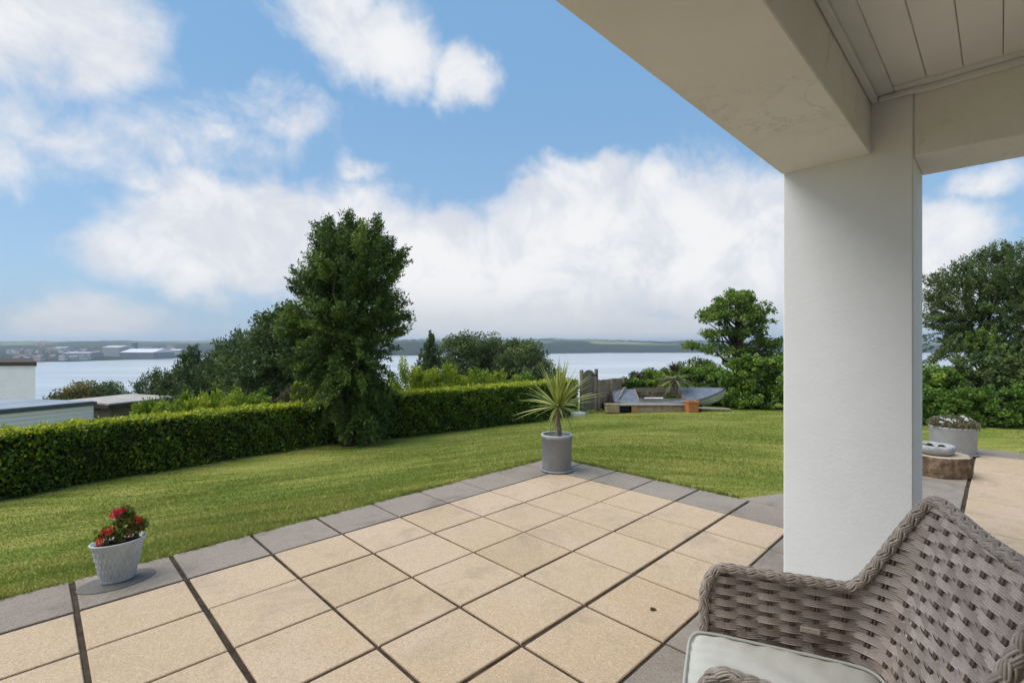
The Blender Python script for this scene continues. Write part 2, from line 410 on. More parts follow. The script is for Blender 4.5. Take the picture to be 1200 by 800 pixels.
def leaf_quads(Cn, Dr, size, aspect=.5, fold=.12, roll=None):
    """one pointed quad per leaf: centre, direction of its tip, length"""
    n = len(Cn); Dr = unit(Dr)
    r = rng.normal(size=(n, 3)) if roll is None else roll
    S = unit(np.cross(Dr, r)); Nn = np.cross(S, Dr)
    L = size[:, None]
    base = Cn - Dr * L * .5; tip = Cn + Dr * L * .5
    a = Cn + S * L * aspect * .5 + Nn * L * fold - Dr * L * .06; b = Cn - S * L * aspect * .5 + Nn * L * fold - Dr * L * .06
    V = np.stack([base, a, tip, b], 1).reshape(-1, 3)
    return V, np.arange(4 * n).reshape(n, 4)
def sphere_dirs(n):
    return unit(rng.normal(size=(n, 3)))

# ------------------------------------------------------------------ garden frame: p runs along the beam and the hedge, q towards the hedge
SY, CY = sin(.7893), cos(.7893)
def W2(p, q): return (p * SY - q * CY, p * CY + q * SY)
def pq(x, y): return (x * SY + y * CY, -x * CY + y * SY)
RZ = atan2(CY, SY)                                 # world angle of the p axis
U = 0.46
def Pm(m): return (-1.0573 * m + 8.828) * U
def Ql(l): return (7.4252 - l) * U
def sm01(t): t = np.clip(t, 0, 1); return t * t * (3 - 2 * t)
PE, QE = Pm(-1), Ql(-1)
def lawn_z(x, y):
    x = np.asarray(x, float); y = np.asarray(y, float)
    p = x * SY + y * CY; q = -x * CY + y * SY
    dq = np.maximum(q - QE, 0) / 7.4
    dp = np.maximum(p - PE, 0) / 17.0 * sm01((q + 3.0) / 5.0) + np.maximum(p - Pm(-10.1), 0) / 12.5 * (1 - sm01((q - 0.2) / 2.5))
    t = np.sqrt(dq ** 2 + dp ** 2)
    t = t / (1 + t ** 4) ** .25 * 1.19
    z = -1.19 * np.minimum(t, 1.02) - .012
    d = np.maximum(np.maximum(q - 12.4, p - 23.5), 0)
    z = z - d * .17 - np.minimum(d, 6) * .12
    z = np.maximum(z, -43.0 + 0 * z)
    d2 = np.maximum(-q - 12, 0)
    return z
WATER_Z = CAMH - 40.0

# ------------------------------------------------------------------ ground sheet
def axis(lo, hi, fine_lo, fine_hi, step, growth=1.16):
    a = list(np.arange(fine_lo, fine_hi + 1e-6, step)); s = step; v = fine_hi
    while v < hi: s *= growth; v += s; a.append(min(v, hi))
    s = step; v = fine_lo
    while v > lo: s *= growth; v -= s; a.insert(0, max(v, lo))
    return np.array(a)
gx = axis(-420, 420, -12, 24, .4); gy = axis(-120, 420, -2, 26, .4)
X, Y = np.meshgrid(gx, gy); Z = lawn_z(X, Y)
PP = X * SY + Y * CY; QQ = -X * CY + Y * SY
under = ((PP < PE - .25) & (QQ < QE - .25)) | ((QQ < Ql(5) - .3) & (PP < Pm(-10) - .3))
Z = np.where(under, -.12, Z) + .003 * np.sin(X * 1.7 + np.sin(Y * 1.3)) * np.sin(Y * 1.1) * (~under)
nx, ny = len(gx), len(gy)
idx = np.arange(nx * ny).reshape(ny, nx)
F = np.stack([idx[:-1, :-1], idx[:-1, 1:], idx[1:, 1:], idx[1:, :-1]], -1).reshape(-1, 4)
tag(np_mesh('lawn', np.stack([X, Y, Z], -1).reshape(-1, 3), F, M_LAWN, smooth=True), 'mown lawn falling from the patio to the hedge', 'lawn', kind='structure')

# mown grass blades, thinning out with distance
def in_patio(x, y, e=0.0):
    p, q = x * SY + y * CY, -x * CY + y * SY
    a = (p < PE + e) & (q < QE + e)
    b = (q < Ql(5) + e) & (p < Pm(-10.0) + e)
    c = (q < Ql(5) + e + np.clip((Pm(-3.2) - p) / (Pm(-3.2) - PE), 0, 1) * (Ql(3.7) - Ql(5))) & (p < Pm(-3.2)) & (p > PE - .1)
    return a | b | c
NB = 640000
r = np.exp(rng.uniform(np.log(2.9), np.log(24), NB)); th = rng.uniform(radians(-80), radians(78), NB)
bx, by = r * np.sin(th), r * np.cos(th)
pb, qb = pq(bx, by)
edge = np.sin(bx * 23) * .008 + np.sin(by * 31 + 1) * .008 + rng.normal(0, .012, NB)
ok = ~in_patio(bx, by, edge - .004) & (qb < 12.6) & (pb < 24)
bx, by, r = bx[ok], by[ok], r[ok]; n = len(bx)
bz = lawn_z(bx, by) - .004
h = rng.uniform(.010, .027, n) * (1 + .25 * np.sin(bx * .9) * np.sin(by * 1.1)); w = .0022 + .0010 * r
ph = rng.uniform(0, 2 * pi, n); ln = rng.uniform(.0, .030, n); pl = rng.uniform(0, 2 * pi, n)
base = np.stack([bx, by, bz], 1); sx = np.stack([np.cos(ph), np.sin(ph), 0 * ph], 1) * w[:, None]
tipv = base + np.stack([np.cos(pl) * ln, np.sin(pl) * ln, h], 1)
V = np.stack([base - sx, base + sx, tipv], 1).reshape(-1, 3)
tag(np_mesh('grass', V, np.arange(3 * n).reshape(n, 3), M_GRASS, tint=rng.random(n) ** 2), 'short mown grass on the lawn', 'grass', kind='stuff')

# longer tufts leaning over the edge of the slabs
NE = 9000
te_ = rng.random(NE); onq = rng.random(NE) < .62
clump = .5 + .5 * np.sin(te_ * 190 + 3 * np.sin(te_ * 57))
ok = rng.random(NE) < clump ** 1.5 + .12
pe_ = np.where(onq, Pm(9.5) + te_ * (PE - Pm(9.5)), PE + rng.normal(.004, .012, NE)); qe_ = np.where(onq, QE + rng.normal(.004, .012, NE), QE - te_ * (QE - Ql(3.8)))
pe_, qe_, onq = pe_[ok], qe_[ok], onq[ok]; n = len(pe_)
ex, ey = W2(pe_, qe_); ln_ = rng.uniform(-.01, .032, n); hh_ = rng.uniform(.012, .036, n)
tp_, tq_ = pe_ - np.where(onq, rng.normal(0, .012, n), ln_), qe_ - np.where(onq, ln_, rng.normal(0, .012, n)); tx_, ty_ = W2(tp_, tq_)
ph = rng.uniform(0, 2 * pi, n); w = .0026 + .0008 * np.hypot(ex, ey)
base = np.stack([ex, ey, np.full(n, -.02)], 1); sx = np.stack([np.cos(ph), np.sin(ph), 0 * ph], 1) * w[:, None]
V = np.stack([base - sx, base + sx, np.stack([tx_, ty_, hh_], 1)], 1).reshape(-1, 3)
tag(np_mesh('grass', V, np.arange(3 * n).reshape(n, 3), M_GRASS, tint=rng.random(n) ** 2), 'ragged grass tufts along the slab edge', 'grass', kind='stuff')

# ------------------------------------------------------------------ patio
bedmb = MB()
def slabpoly(mb, pts, z0, z1, mi, tint, bev=.004):
    n = len(pts); c = np.mean(pts, 0)
    def ring(z, inset): 
        o = []
        for q_ in pts:
            d = np.array(c) - q_; L = np.linalg.norm(d); o.append(np.array(q_) + d / L * inset)
        return [(*W2(a[0], a[1]), z) for a in o]
    vs = ring(z0, 0) + ring(z1 - bev, 0) + ring(z1, bev * 1.4)
    fs = [tuple(2 * n + i for i in range(n))]
    for k in (0, 1): fs += [(k * n + i, k * n + (i + 1) % n, (k + 1) * n + (i + 1) % n, (k + 1) * n + i) for i in range(n)]
    mb.add(vs, fs, mi, tint)
pat = MB()
thickM = {5: .010, 6: .011, 7: .0140, 8: .0125, 2: .008, 1: .0075, 9: .012, 4: .009, 3: .008, 0: .010}
thickL = {4: .012, 3: .0085, 2: .0065, 5: .009, 1: .007, 0: .010}
R1 = random.Random(3)
def slab(l0, l1, m0, m1, mi, gl0=None, gl1=None):
    def gM(m): return thickM.get(m, .008)
    def gL(l): return thickL.get(l, .007)
    p0, p1 = Pm(m1) + gM(m1), Pm(m0) - gM(m0)
    q0, q1 = Ql(l1) + gL(l1), Ql(l0) - gL(l0)
    j = lambda: R1.uniform(-.0022, .0022)
    pts = [np.array((p0 + j(), q0 + j())), np.array((p1 + j(), q0 + j())), np.array((p1 + j(), q1 + j())), np.array((p0 + j(), q1 + j()))]
    slabpoly(pat, pts, -.05, R1.uniform(-.0012, .0012), mi, R1.random())
for l in range(0, 5):
    for m in range(0, 14): slab(l, l + 1, m, m + 1, 0)
for m in range(0, 14): slab(-1, 0, m, m + 1, 1)
for l in range(-1, 6): slab(l, l + 1, -1, 0, 1)
for m in range(0, 14): slab(5, 6, m, m + 1, 1); slab(6, 6.92, m, m + 1, 1)
slab(6, 6.92, -1, 0, 1)
for m in range(-9, -1):
    slab(5, 6, m, m + 1, 1); slab(6, 6.92, m, m + 1, 1)
slab(5, 6, -10, -9, 1); slab(6, 6.92, -10, -9, 1)
for l in range(0, 9):
    a = 6.95 + l
    for m in range(-9, 11): slab(a, a + 1, m, m + 1, 0)
    slab(a, a + 1, -10, -9, 1)
# infill piece in the inner corner, its outer edge cut straight across
slabpoly(pat, [np.array((Pm(-1) + .006, Ql(5) + .006)), np.array((Pm(-3.2), Ql(5) + .006)), np.array((Pm(-1) + .006, Ql(3.85)))], -.05, .0, 1, .6)
patio = pat.build('patio', [M_BEIGE, M_GREY]); tag(patio, 'patio of beige slabs with a grey slab border', 'patio', kind='structure')
bd = MB()
def bedquad(p0, p1, q0, q1, z): bd.add([(*W2(a, b), z) for a, b in ((p0, q0), (p1, q0), (p1, q1), (p0, q1))], [(0, 1, 2, 3)])
bedquad(Pm(14), PE - .01, Ql(5), QE - .01, -.011); bedquad(Pm(14), Pm(-10) - .01, Ql(16), Ql(5), -.011)
tag(bd.build('patio_joints', M_JOINT), 'dark soil filled joints between the slabs', 'joints', kind='structure')

m = MB(); Rd = random.Random(4)
for k in range(26):
    a, r_ = Rd.uniform(0, 6.28), .022 * Rd.random() ** .7; m.box((r_ * cos(a), r_ * sin(a), .003 + .006 * (1 - r_ / .022)), (.009, .008, .007), rz=Rd.uniform(0, 3), bev=.002)
o = m.build('dirt_clump', M_JOINT); o.location = (.745, 2.56, .001); o.scale = (.75, .75, .6); tag(o, 'small dark clump of dirt on a beige slab near the armchair', 'dirt clump')

# ------------------------------------------------------------------ house: pillar, beams, boarded soffit
house = empty('house', (*W2(2.84, .55), 0), 'white rendered house corner with a square pillar and beams over the patio', 'house', rz=RZ)
HP, HQ = 2.84, .55
def hbox(mb, p0, p1, q0, q1, z0, z1, bev=.008, mi=0):
    mb.box(((p0 + p1) / 2 - HP, (q0 + q1) / 2 - HQ, (z0 + z1) / 2), (abs(p1 - p0), abs(q1 - q0), z1 - z0), 0, mi, .5, bev)
ZB, ZS, ZC = 2.305, 2.255, 2.572
m = MB(); hbox(m, 2.842, 3.212, .279, .814, -.01, ZC + .03, .005); pillar = m.build('pillar', M_RENDER, house)
m = MB(); hbox(m, -3.6, 2.8415, .434, .822, ZB, ZC + .35, .004)
hbox(m, 2.8418, 3.205, .285, .818, ZC + .032, ZC + .35, .004); m.build('front_beam', M_BEAM, house)
m = MB(); hbox(m, 2.852, 3.208, -5.2, .2786, ZS, ZC + .35, .004); m.build('side_beam', M_BEAM, house)
m = MB(); q = .346; k = 0
while q > -5.0:
    w = .118
    hbox(m, -3.6, 2.80 if q - w < .25 else 2.80, q - w + .0012, q - .0012, ZC, ZC + .02, .003); q -= w; k += 1
soff = m.build('soffit', M_BOARD, house)
m = MB(); hbox(m, -3.6, 2.84, -5.1, .43, ZC + .012, ZC + .3, 0); m.build('soffit_backing', M_DARKGAP, soff)
m = MB()
hbox(m, -3.6, 2.838, .345, .4315, ZC - .012, ZC + .01, .004); hbox(m, -3.6, 2.838, .405, .4315, ZC - .034, ZC - .0125, .004)
hbox(m, 2.79, 2.8495, -5.1, .2765, ZC - .014, ZC + .01, .004); hbox(m, 2.822, 2.8495, -5.1, .2765, ZC - .04, ZC - .0145, .004)
hbox(m, 2.775, 2.839, .2, .343, ZC - .0135, ZC + .01, .004); hbox(m, 2.812, 2.8395, .245, .403, ZC - .036, ZC - .0145, .004)
m.build('trim', M_TRIM, soff)
m = MB(); hbox(m, -3.9, -3.6, -5.2, .82, -.05, ZC + .35, .01); hbox(m, -3.6, 3.2, -5.5, -5.2, -.05, ZC + .35, .01); m.build('wall', M_RENDER, house)
m = MB(); hbox(m, -3.9, 3.3, -5.5, .95, ZC + .352, ZC + .5, .02); m.build('roof', M_TRIM, house)

# ------------------------------------------------------------------ water, far shore
wm = bpy.data.materials.new('estuary_water'); wm.use_nodes = True
t = NT(wm.node_tree); p = t.n['Principled BSDF']
p.inputs['Base Color'].default_value = (.44, .465, .48, 1); p.inputs['Roughness'].default_value = .28; p.inputs['Specular IOR Level'].default_value = .55
P = geo(t)
m2 = t.node('ShaderNodeMapping'); t.put(m2.inputs[0], P); m2.inputs['Scale'].default_value = (.0035, .016, .01); m2.inputs['Rotation'].default_value = (0, 0, .15)
t.put(p.inputs['Base Color'], t.mix(t.ramp(t.noise(m2.outputs[0], 1.0, 5, .6), .40, .62), (.36, .40, .43, 1), (.50, .52, .53, 1)))  # sky reflection and wind-streak sheen painted into the base colour
mp = t.node('ShaderNodeMapping'); t.put(mp.inputs[0], P); mp.inputs['Scale'].default_value = (.02, .06, .02)
bump(t, p, t.math('ADD', t.noise(mp.outputs[0], 12, 5, .6), t.math('MULTIPLY', t.noise(mp.outputs[0], 1.0, 3, .5), .6)), .25, 1.0)
m = MB(); ring = 64; m.add([(9000 * cos(2 * pi * i / ring), 9000 * sin(2 * pi * i / ring), WATER_Z) for i in range(ring)], [tuple(range(ring))])
tag(m.build('water', wm), 'pale calm estuary water', 'water', kind='structure')

def fbm1(x, seed, oct=5, f0=1.0):
    o = 0; a = 1.0
    r_ = np.random.default_rng(seed)
    for k in range(oct):
        o = o + a * np.sin(x * f0 * 2 ** k * r_.uniform(.8, 1.2) + r_.uniform(0, 6.28)); a *= .55
    return o
SH_U = [-4, -1.1, -.9, -.75, -.6, -.35, -.2, 0, .1, .2, .4, 1.2, 4]
SH_Y = [1000, 890, 965, 1120, 1260, 1310, 1380, 1560, 1620, 1680, 1700, 1700, 1600]
def shore(u): return np.interp(u, SH_U, SH_Y) + 14 * fbm1(u * 9, 5)
TOWN = lambda u: sm01((-.45 - u) / .25)            # 1 on the built-up left shore
def land_h(u, d):
    """height over the water, d metres behind the shore"""
    town = .030 * d + 1.5
    bank = 26 * (1 - np.exp(-d / 130.0)) + .016 * d
    a = TOWN(u); hgt = town * a + bank * (1 - a)
    crest = 43 + 3.0 * fbm1(u * 6, 11) + 1.2 * fbm1(u * 40, 12) + 13 * np.exp(-((u - .09) / .10) ** 2) + 5 * np.exp(-((u + .35) / .25) ** 2)
    return np.minimum(hgt, crest - 6 * np.exp(-d / 900.0))
us = np.linspace(-3.2, 3.2, 900); ds = np.concatenate([[-30], np.geomspace(1, 5200, 90)])
UU, DD = np.meshgrid(us, ds)
SHY = shore(UU)
YY = SHY + DD; XX = UU * YY
# irregular little rise everywhere reads as woods and hedgerows along the skyline
rough = (rng.random(UU.shape) * 5.0 + rng.random(UU.shape) * 4.0 * (DD > 150)) * np.clip(DD / 60, 0, 1)
patch = np.sin(UU * 41 + np.sin(DD * .013) * 2) * np.sin(DD * .011 + UU * 17)
ZZ = WATER_Z + land_h(UU, np.maximum(DD, 0)) + rough * np.clip(.65 + .8 * patch, .15, 1.4) * (1 - .6 * TOWN(UU))
ZZ = np.where(DD < 0, WATER_Z - 5, ZZ)
nx, ny = len(us), len(ds); idx = np.arange(nx * ny).reshape(ny, nx)
F = np.stack([idx[:-1, :-1], idx[:-1, 1:], idx[1:, 1:], idx[1:, :-1]], -1).reshape(-1, 4)
def hill_build(t, p):
    P = geo(t)
    mp = t.node('ShaderNodeMapping'); t.put(mp.inputs[0], P); mp.inputs['Scale'].default_value = (.0042, .0016, .004)
    vo = t.node('ShaderNodeTexVoronoi'); t.put(vo.inputs['Vector'], mp.outputs[0]); vo.inputs['Scale'].default_value = 1.5
    sp = t.node('ShaderNodeSeparateColor'); t.l.new(vo.outputs['Color'], sp.inputs[0])
    c = t.mix(t.ramp(t.noise(P, .02, 6, .7), .35, .65), (.012, .021, .011, 1), (.034, .046, .021, 1))
    f = t.math('MULTIPLY', t.ramp(sp.outputs[0], .50, .58), t.ramp(t.noise(P, .0021, 3, .5), .38, .55))
    sz = t.node('ShaderNodeSeparateXYZ'); t.put(sz.inputs[0], P)
    f = t.math('MULTIPLY', f, t.ramp(sz.outputs[2], WATER_Z + 22, WATER_Z + 33))
    c = t.mix(f, c, t.mix(sp.outputs[1], (.12, .16, .05, 1), (.26, .24, .11, 1)))
    t.put(p.inputs['Base Color'], c)
M_HILL = mat('wooded_hills', hill_build, rough=1, spec=0)
tag(np_mesh('hills', np.stack([XX, YY, ZZ], -1).reshape(-1, 3), F, M_HILL), 'low wooded hills on the far shore', 'hills', kind='structure')
def on_land(u, d): 
    y = float(shore(np.array([u]))[0] + d); return (u * y, y, WATER_Z + float(land_h(np.array([u]), np.array([max(d, 0.)]))[0]))

# far waterfront sheds, houses and cranes
def shed(name, label, u, d, L, Wd, H, roofcol, wallcol, rise=3, cat='warehouse'):
    x, y, z = on_land(u, d)
    e = empty(name, (x, y, z - 1.0), label, cat, rz=-.12)
    H += 1.0
    m = MB(); m.box((0, 0, H / 2), (L, Wd, H)); m.build('wall', mat(name + '_wall', base=wallcol, rough=.8), e)
    m = MB(); a, b = L / 2 + .4, Wd / 2 + .4
    m.add([(-a, -b, H), (a, -b, H), (a, 0, H + rise), (-a, 0, H + rise), (a, b, H), (-a, b, H)], [(0, 1, 2, 3), (3, 2, 4, 5), (1, 4, 2), (0, 3, 5), (0, 5, 4, 1)])
    m.build('roof', mat(name + '_roof', base=roofcol, rough=.6), e)
shed('warehouse', 'long waterfront shed with a white roof, nearest the water on the far shore', -.752, 22, 84, 60, 13, (.62, .63, .64), (.10, .105, .11), 8)
shed('warehouse', 'pale grey block of a shed left of the white roofed shed', -.812, 95, 46, 40, 22, (.50, .50, .50), (.30, .30, .30), 4)
shed('warehouse', 'long low grey shed at the left end of the waterfront sheds', -.885, 90, 66, 34, 10, (.34, .34, .35), (.22, .215, .21), 3)
shed('warehouse', 'narrow dark blue tower block standing behind the white roofed shed', -.778, 150, 9, 9, 30, (.06, .08, .12), (.06, .08, .12), 1)
shed('warehouse', 'small white shed right of the white roofed shed, part hidden by the trees', -.690, 110, 30, 20, 12, (.55, .55, .54), (.36, .35, .34), 3)
shed('warehouse', 'small pale green roofed hall on the hillside above the far town', -.925, 420, 40, 24, 8, (.32, .38, .36), (.34, .35, .33), 3)
def far_house(label, wall, roof):
    e = empty('house', (0, 0, 0), label, 'house', group='houses of the far town')
    m = MB(); m.box((0, 0, 2.2), (10, 7, 6.4)); m.build('wall', mat('far_house_wall', base=wall, rough=.9), e)
    m = MB(); m.add([(-5.3, -3.9, 5.2), (5.3, -3.9, 5.2), (5.3, 0, 8.2), (-5.3, 0, 8.2), (5.3, 3.9, 5.2), (-5.3, 3.9, 5.2)], [(0, 1, 2, 3), (3, 2, 4, 5), (1, 4, 2), (0, 3, 5), (0, 5, 4, 1)])
    m.build('roof', mat('far_house_roof', base=roof, rough=.8), e)
    return e
kinds = [far_house('tiny white walled house among the far town across the water', (.55, .54, .52), (.13, .13, .14)),
         far_house('tiny buff walled house among the far town across the water', (.34, .28, .22), (.16, .10, .08)),
         far_house('tiny grey walled house among the far town across the water', (.25, .25, .26), (.20, .20, .21))]
used = [False] * 3
R2 = random.Random(11)
for i in range(84):
    k = R2.randrange(3); e = kinds[k]
    if used[k]:
        e2 = e.copy(); COL.objects.link(e2)
        for ch in e.children:
            c = ch.copy(); COL.objects.link(c); c.parent = e2
        e = e2
    used[k] = True
    u = R2.uniform(-1.045, -.66); d = R2.choice([R2.uniform(8, 60), R2.uniform(120, 420), R2.uniform(60, 700)])
    if -.86 < u < -.70 and d < 130: d += 140
    e.location = on_land(u, d); e.rotation_euler = (0, 0, R2.uniform(-.5, .5)); s = R2.uniform(.8, 1.3); e.scale = (s * R2.choice([1, 1, 1.8]), s, s)
def crane(label, u, d, H):
    x, y, z = on_land(u, d); e = empty('crane', (x, y, z), label, 'crane')
    m = MB()
    for sx in (-2, 2): m.tube([(sx, 0, 0), (sx * .55, 0, H)], .45, 5)
    for k in range(6): m.tube([(-2 + k * .15, 0, H * k / 6), (2 - k * .18, 0, H * (k + 1) / 6)], .25, 4)
    m.build('mast', mat('crane_red', base=(.42, .17, .12), rough=.7), e)
    m = MB(); m.tube([(-7, 0, H * .93), (9, 0, H * 1.12)], [.5, .25], 5); m.box((-6, 0, H * .9), (3, 2, 2)); m.build('jib', mat('crane_jib', base=(.45, .24, .18), rough=.7), e)
crane('taller thin red crane on the far quay by the white parapet building', -.972, 10, 36)
crane('short red crane on the far quay, right of the taller crane', -.955, 14, 20)

# haze: one box of even air round the whole scene
hz = MB(); hz.box((0, 1500, (WATER_Z - 7 + 34) / 2), (15800, 12600, 34 - (WATER_Z - 7)))
hm = bpy.data.materials.new('haze_air'); hm.use_nodes = True; t = NT(hm.node_tree); t.n.clear()
o_ = t.node('ShaderNodeOutputMaterial'); pv = t.node('ShaderNodeVolumePrincipled'); t.l.new(pv.outputs[0], o_.inputs['Volume'])
pv.inputs['Color'].default_value = (.74, .86, 1.0, 1); pv.inputs['Density'].default_value = .00022; pv.inputs['Anisotropy'].default_value = .2
tag(hz.build('haze', hm), 'pale blue sea haze over the estuary', 'haze', kind='stuff')

# ------------------------------------------------------------------ hedges
def gz(x, y): return float(lawn_z(x, y))
def hedge(name, label, pts, hgt, depth, dens, lsize, side=1, topmix=1.0):
    """clipped hedge along a polyline of its front foot; depth runs away from the lawn (to the left of travel)"""
    pts = np.array(pts, float); e = empty(name, (*pts[0], gz(*pts[0])), label, 'hedge'); o3 = np.array(e.location)
    seg = np.linalg.norm(np.diff(pts, axis=0), axis=1); S = np.r_[0, np.cumsum(seg)]; L = S[-1]
    def at(s): return np.stack([np.interp(s, S, pts[:, 0]), np.interp(s, S, pts[:, 1])], -1)
    def nrm(s):
        d = unit(at(np.minimum(s + .3, L)) - at(np.maximum(s - .3, 0))); return np.stack([-d[:, 1], d[:, 0]], -1) * side
    hz_ = lambda s: hgt(s / L)
    # inner mass of twigs
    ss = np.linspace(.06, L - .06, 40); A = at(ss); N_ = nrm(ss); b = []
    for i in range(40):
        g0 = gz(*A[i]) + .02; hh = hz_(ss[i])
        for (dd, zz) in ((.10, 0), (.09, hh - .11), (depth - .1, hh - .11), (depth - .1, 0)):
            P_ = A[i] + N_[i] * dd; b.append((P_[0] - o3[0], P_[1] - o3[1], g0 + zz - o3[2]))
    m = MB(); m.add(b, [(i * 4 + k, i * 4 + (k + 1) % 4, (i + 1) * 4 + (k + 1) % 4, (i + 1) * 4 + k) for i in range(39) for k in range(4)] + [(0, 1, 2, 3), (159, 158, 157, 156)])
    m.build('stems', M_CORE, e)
    Hm = float(np.mean([hz_(x) for x in ss]))
    nF, nT = int(dens * L * Hm), int(dens * L * depth * 1.25); nE = int(dens * depth * Hm) * 2
    def lump(s, z): return .035 * np.sin(s * 3.1 + 2 * np.sin(z * 4)) + .03 * np.sin(s * 7.3 + z * 9) + .02 * np.sin(s * 17 + z * 13)
    s = rng.uniform(0, L, nF); zf = rng.uniform(.0, 1, nF) ** .93; hh = np.array(hz_(s)) * np.ones(nF)
    d = np.abs(rng.normal(0, .075, nF)) - .02 + lump(s, zf * hh) + .04 * (zf > .93) + .06 * np.clip(.18 - zf, 0, 1)
    A = at(s); N_ = nrm(s); P_ = A + N_ * d[:, None]
    cf = np.stack([P_[:, 0], P_[:, 1], lawn_z(A[:, 0], A[:, 1]) + zf * hh], 1); df = np.stack([-N_[:, 0], -N_[:, 1], 0 * s + .5], 1) + rng.normal(0, .75, (nF, 3))
    tf = rng.beta(1.6, 2.4, nF) * .72
    tf = np.clip(tf + .13 * np.sin(s * 2.3 + 2 * np.sin(s * .9)) * np.sin(zf * 5 + s * 1.1), 0, 1)
    tf = np.where(rng.random(nF) < .05, .85, tf)
    s2 = rng.uniform(0, L, nT); d2 = rng.uniform(0, depth, nT); A2 = at(s2); N2 = nrm(s2); P2 = A2 + N2 * d2[:, None]
    h2 = np.array(hz_(s2)) * np.ones(nT)
    z2 = h2 - np.abs(rng.normal(0, .05, nT)) + .02 * np.sin(s2 * 6 + d2 * 5) + .015 * np.sin(s2 * 15) + (rng.random(nT) < .06) * rng.uniform(0, .07, nT)
    ct = np.stack([P2[:, 0], P2[:, 1], lawn_z(A2[:, 0], A2[:, 1]) + z2], 1); dt = rng.normal(0, .7, (nT, 3)) + np.array([0, 0, .65])
    tt = np.clip(.45 + .55 * rng.random(nT) * topmix - .9 * np.clip(h2 - z2 - .05, 0, 1) * 3, 0, 1)       # fresh yellow shoots, plus skylight on the clipped top painted into the tint
    Cs, Ds, Ts = [cf, ct], [df, dt], [tf, tt]
    for s0 in (0, L):
        dd = rng.uniform(0, depth, nE // 2); zf = rng.random(nE // 2); A3 = at(np.full(nE // 2, s0)); N3 = nrm(np.full(nE // 2, s0)); P3 = A3 + N3 * dd[:, None]
        Cs.append(np.stack([P3[:, 0], P3[:, 1], lawn_z(A3[:, 0], A3[:, 1]) + zf * hz_(s0)], 1)); Ds.append(rng.normal(0, 1, (nE // 2, 3))); Ts.append(rng.beta(2, 3, nE // 2) * .6)
    Cn = np.concatenate(Cs) - o3; V, Fq = leaf_quads(Cn, np.concatenate(Ds), rng.uniform(.7, 1.35, len(Cn)) * lsize, .55)
    np_mesh('foliage', V, Fq, L_HEDGE, e, np.concatenate(Ts))
hedge('hedge', 'long clipped green hedge with a yellow top, left of the tall tree', [(-13.5, 3.2), (-11.6, 5.2), (-8.5, 7.95), (-7.85, 9.0), (-6.98, 9.95), (-5.9, 11.2), (-4.4, 12.6), (-3.9, 13.0)],
      lambda f: 1.15 - .07 * f, .75, 1650, .067)
hedge('hedge', 'clipped green hedge with a yellow top between the tall tree and the gate', [(-3.95, 12.95), (-3.25, 13.1), (-2.4, 13.6), (-1.5, 14.2), (-.4, 15.0), (.7, 15.75), (1.5, 16.6), (2.42, 17.75)],
      lambda f: 1.22 + .03 * f, .8, 1450, .074)

